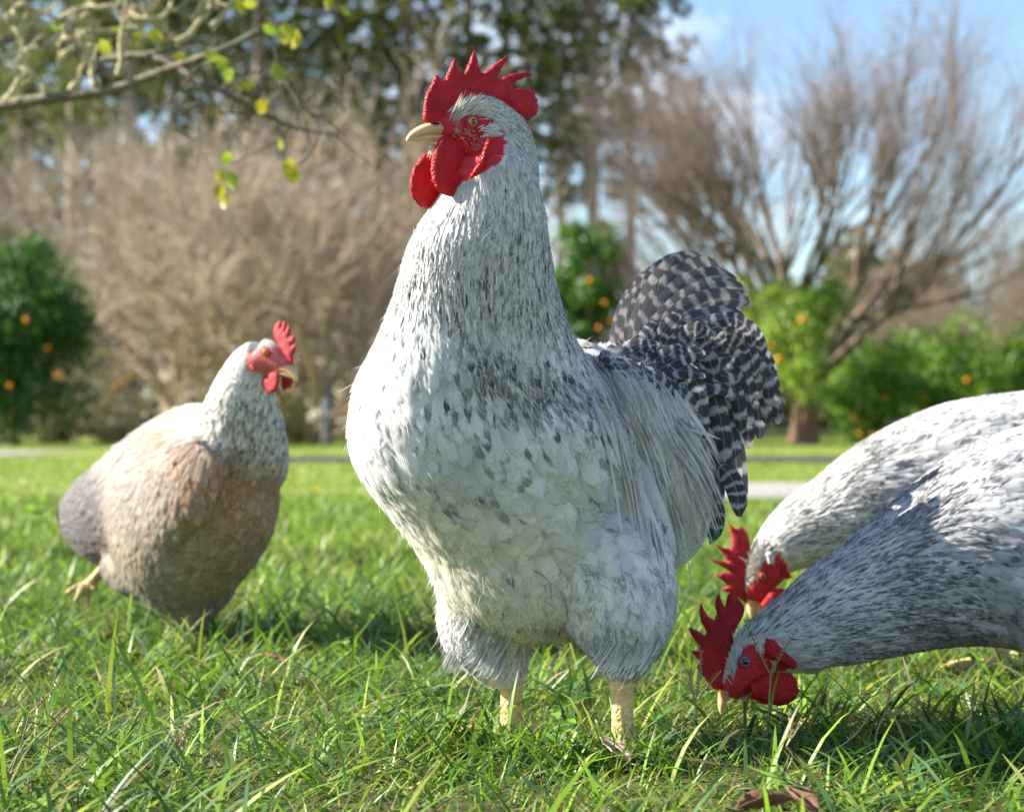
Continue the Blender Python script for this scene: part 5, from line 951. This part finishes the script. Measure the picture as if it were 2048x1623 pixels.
# ------------------------------------------------------------------ small things in the grass
def fallen_leaf(px, py, size, rot, col, label, curl=.5, tip=.25):
    d = CH * F / (py - HZ); c = W(px, py, d) + [0, 0, .022]; a = np.array([math.cos(rot), math.sin(rot), tip]); a = nrm(a); n_ = nrm(np.cross(a, [0, 0, 1.])); f = np.cross(n_, a); vs = np.linspace(0, 1, 10); us = np.linspace(-1, 1, 7); V = []
    w = np.interp(vs, [0, .1, .35, .6, .85, 1], [.03, .5, .95, 1, .55, .03]) * size * .27
    for v, ww in zip(vs, w):
        for u in us: V.append(c + a * (v - .5) * size + n_ * u * ww * (1 - .12 * abs(math.sin(v * 19))) + f * (curl * u * u * ww + .25 * curl * size * (v - .5) ** 2 + rng.normal(0, .0006)))
    i = (np.arange(9) * 7)[:, None, None]; j = np.arange(6)[None, :, None]; Q = (i + j + np.array([0, 1, 8, 7])[None, None]).reshape(-1, 4)
    t = thing('fallen_leaf', [c[0], c[1], 0], label, 'leaf', 'dead leaves in the grass'); g = Geo(); g.add(np.array(V), Q, col=(*col, 1)); o = link('blade', g.mesh('blade'), DRY, t); m = o.modifiers.new('s', 'SOLIDIFY'); m.thickness = .0006
    g = Geo(); e = c - a * size * .5; V, Q = tube([e + a * size * .2, e, e - a * size * .2 + [0, 0, .004]], np.array([.0008, .0011, .0008]), 5, 6); g.add(V, Q, col=(*(np.array(col) * .7), 1)); link('stalk', g.mesh('stalk'), DRY, t)
DRY = attr_mat('dry_leaf', .7, .25, .2, 60., .4, .002, .35, 60.)
fallen_leaf(1530, 1665, .05, .3, (.17, .085, .05), 'curled brown dead leaf at the bottom edge of the picture', .9, .1)
fallen_leaf(1600, 1655, .04, 2.2, (.22, .12, .075), 'smaller brown dead leaf leaning beside the curled one', .8, .45)
fallen_leaf(1228, 1545, .045, 2.3, (.52, .40, .28), 'pale dry leaf beside the rooster\'s foot', .5, .5)
fallen_leaf(210, 1310, .05, .8, (.20, .11, .08), 'brown dead leaf under the hen', .7, .3)
fallen_leaf(550, 1350, .035, 2.6, (.26, .13, .07), 'dead leaf in the shade behind the rooster\'s legs', .6, .3)
fallen_leaf(720, 1150, .05, 1.2, (.20, .12, .06), 'dead leaf on the lawn between hen and rooster', .8, .5)

def stalk(px, py0, d, tips, label, col=(.42, .36, .19)):
    """thin seed stalk rising from the grass to a fork of seed heads; tips in photo columns and rows"""
    base = W(px, 0, d); base[2] = 0.; t = thing('grass_stalk', base, label, 'stalk', 'dry seed stalks in the grass'); kn = W(*py0, d); g = Geo(); V, Q = tube([base, (base + kn) / 2 + rng.normal(0, .004, 3), kn], np.array([.0011, .0009, .0008]), 5, 10); g.add(V, Q, col=(*col, 1)); link('stem', g.mesh('stem'), DRY, t)
    for (x, y) in tips:
        g = Geo(); e = W(x, y, d + rng.normal(0, .008)); m = (kn + e) / 2 + rng.normal(0, .003, 3); c = bez([kn, m, e], 14); V, Q = tube(c, np.linspace(.0008, .0005, 14), 4); g.add(V, Q, col=(*col, 1))
        for q in range(3, 14):
            for s in (-1, 1): dd = nrm(np.array([s * .6, rng.normal(0, .5), .8])); V, Q = tube([c[q], c[q] + dd * .002, c[q] + dd * .0042], np.array([.0003, .0008, .0001]), 4); g.add(V, Q, col=(*(np.array(col) * rng.uniform(.7, 1.2)), 1))
        link('seed_head', g.mesh('seed_head'), DRY, t)
stalk(1530, (1541, 1350), 2.03, [(1490, 1242), (1592, 1262), (1545, 1325)], 'forked seed stalk crossing the front pecking rooster\'s face', (.36, .34, .2))
stalk(1375, (1390, 1405), 2.0, [(1402, 1305), (1380, 1342), (1438, 1345)], 'seed stalk in front of the pecking rooster\'s comb')
stalk(1755, (1768, 1425), 1.95, [(1785, 1360), (1795, 1430)], 'pale dry stalk below the front pecking rooster\'s neck', (.48, .38, .22))
stalk(1565, (1572, 1490), 1.85, [(1576, 1425), (1606, 1440)], 'seed stalk rising in the shaded grass', (.44, .36, .2))
stalk(1650, (1680, 1490), 1.88, [(1742, 1418)], 'leaning dry stalk in the shaded grass', (.46, .36, .22))
stalk(20, (60, 1425), 1.86, [(115, 1368)], 'bent brown stalk at the edge below the hen', (.36, .27, .13))
stalk(60, (100, 1465), 1.83, [(140, 1420)], 'second bent stalk at the edge below the hen', (.36, .27, .13))
stalk(350, (365, 1500), 1.8, [(370, 1450), (352, 1456)], 'short dry stalk in the open grass', (.40, .33, .2))

def weed(px, py, h, n, ls, col, label, kind='round'):
    d = CH * F / (py - HZ); base = W(px, py, d); base[2] = 0; t = thing('weed', base, label, 'weed', 'small weeds in the grass'); g = Geo(); V, Q = tube([base, base + [rng.normal(0, .004), 0, h * .5], base + [rng.normal(0, .006), 0, h]], np.array([.0014, .0012, .0009]), 5, 8); g.add(V, Q, col=(*(np.array(col) * .8), 1)); link('stem', g.mesh('stem'), LEAF, t)
    for i in range(n):
        a = i * 2.4 + rng.uniform(-.3, .3); z = h * (.35 + .65 * i / n); dr = nrm(np.array([math.cos(a), math.sin(a), .45])); sd = nrm(np.cross(dr, [0, 0, 1.])); f = np.cross(sd, dr); V = []; s = ls * rng.uniform(.75, 1.2)
        for v, w in zip(np.linspace(0, 1, 7), (.05, .5, .9, 1, .9, .6, .1)):
            for u in (-1, -.5, 0, .5, 1): V.append(base + [0, 0, z] + dr * (v * s + .004) + sd * u * w * s * .42 + f * (.25 * u * u * w * s - .2 * s * v * v))
        k = (np.arange(6) * 5)[:, None, None]; j = np.arange(4)[None, :, None]; Q = (k + j + np.array([0, 1, 6, 5])[None, None]).reshape(-1, 4); gl = Geo(); gl.add(np.array(V), Q, col=(*(np.array(col) * rng.uniform(.85, 1.2)), 1)); link('leaf', gl.mesh('leaf'), LEAF, t)
weed(1117, 1535, .048, 7, .019, (.17, .31, .05), 'bright round-leaved weed between the rooster\'s feet')
weed(905, 1500, .032, 8, .022, (.13, .24, .035), 'leafy weed beside the rooster\'s far foot')
weed(690, 1345, .04, 8, .018, (.2, .33, .05), 'pale leafy weed in the open grass behind the rooster')
weed(160, 1420, .03, 10, .013, (.10, .22, .05), 'fine-leaved weed below the hen\'s tail')
weed(500, 1530, .028, 10, .014, (.18, .30, .07), 'pale clustered weed in the front grass')
weed(385, 1480, .026, 9, .013, (.22, .34, .10), 'whitish weed in the front grass below the hen')
weed(70, 1080, .12, 14, .04, (.20, .32, .06), 'tall leafy weed at the edge behind the hen')

def lawn_flower(px, py, h, label, col=(.8, .58, .02)):
    d = CH * F / (py + 20 - HZ); e = W(px, py, d); base = np.array([e[0] - .01, e[1], 0]); t = thing('wild_flower', base, label, 'flower', 'yellow wild flowers on the lawn'); g = Geo(); V, Q = tube([base, (base + e) / 2 + [.006, 0, 0], e], np.array([.0015, .0013, .001]), 5, 8); g.add(V, Q, col=(.14, .2, .04, 1)); link('stem', g.mesh('stem'), LEAF, t)
    for i in range(7):
        a = i * .898; dr = nrm(np.array([math.cos(a), -.5 + .5 * math.sin(a), math.sin(a)])); sd = nrm(np.cross(dr, [0, -1, .2])); V = [e, e + dr * .006 + sd * .004, e + dr * .012 + sd * .003, e + dr * .014, e + dr * .012 - sd * .003, e + dr * .006 - sd * .004]
        gp_ = Geo(); gp_.add(np.array(V), [[0, 1, 2, 3], [0, 3, 4, 5]], col=(*col, 1)); link('petal', gp_.mesh('petal'), PETAL, t)
lawn_flower(630, 978, .1, 'larger yellow wild flower just past the hen\'s breast'); lawn_flower(594, 962, .1, 'small yellow wild flower close to the hen\'s breast')
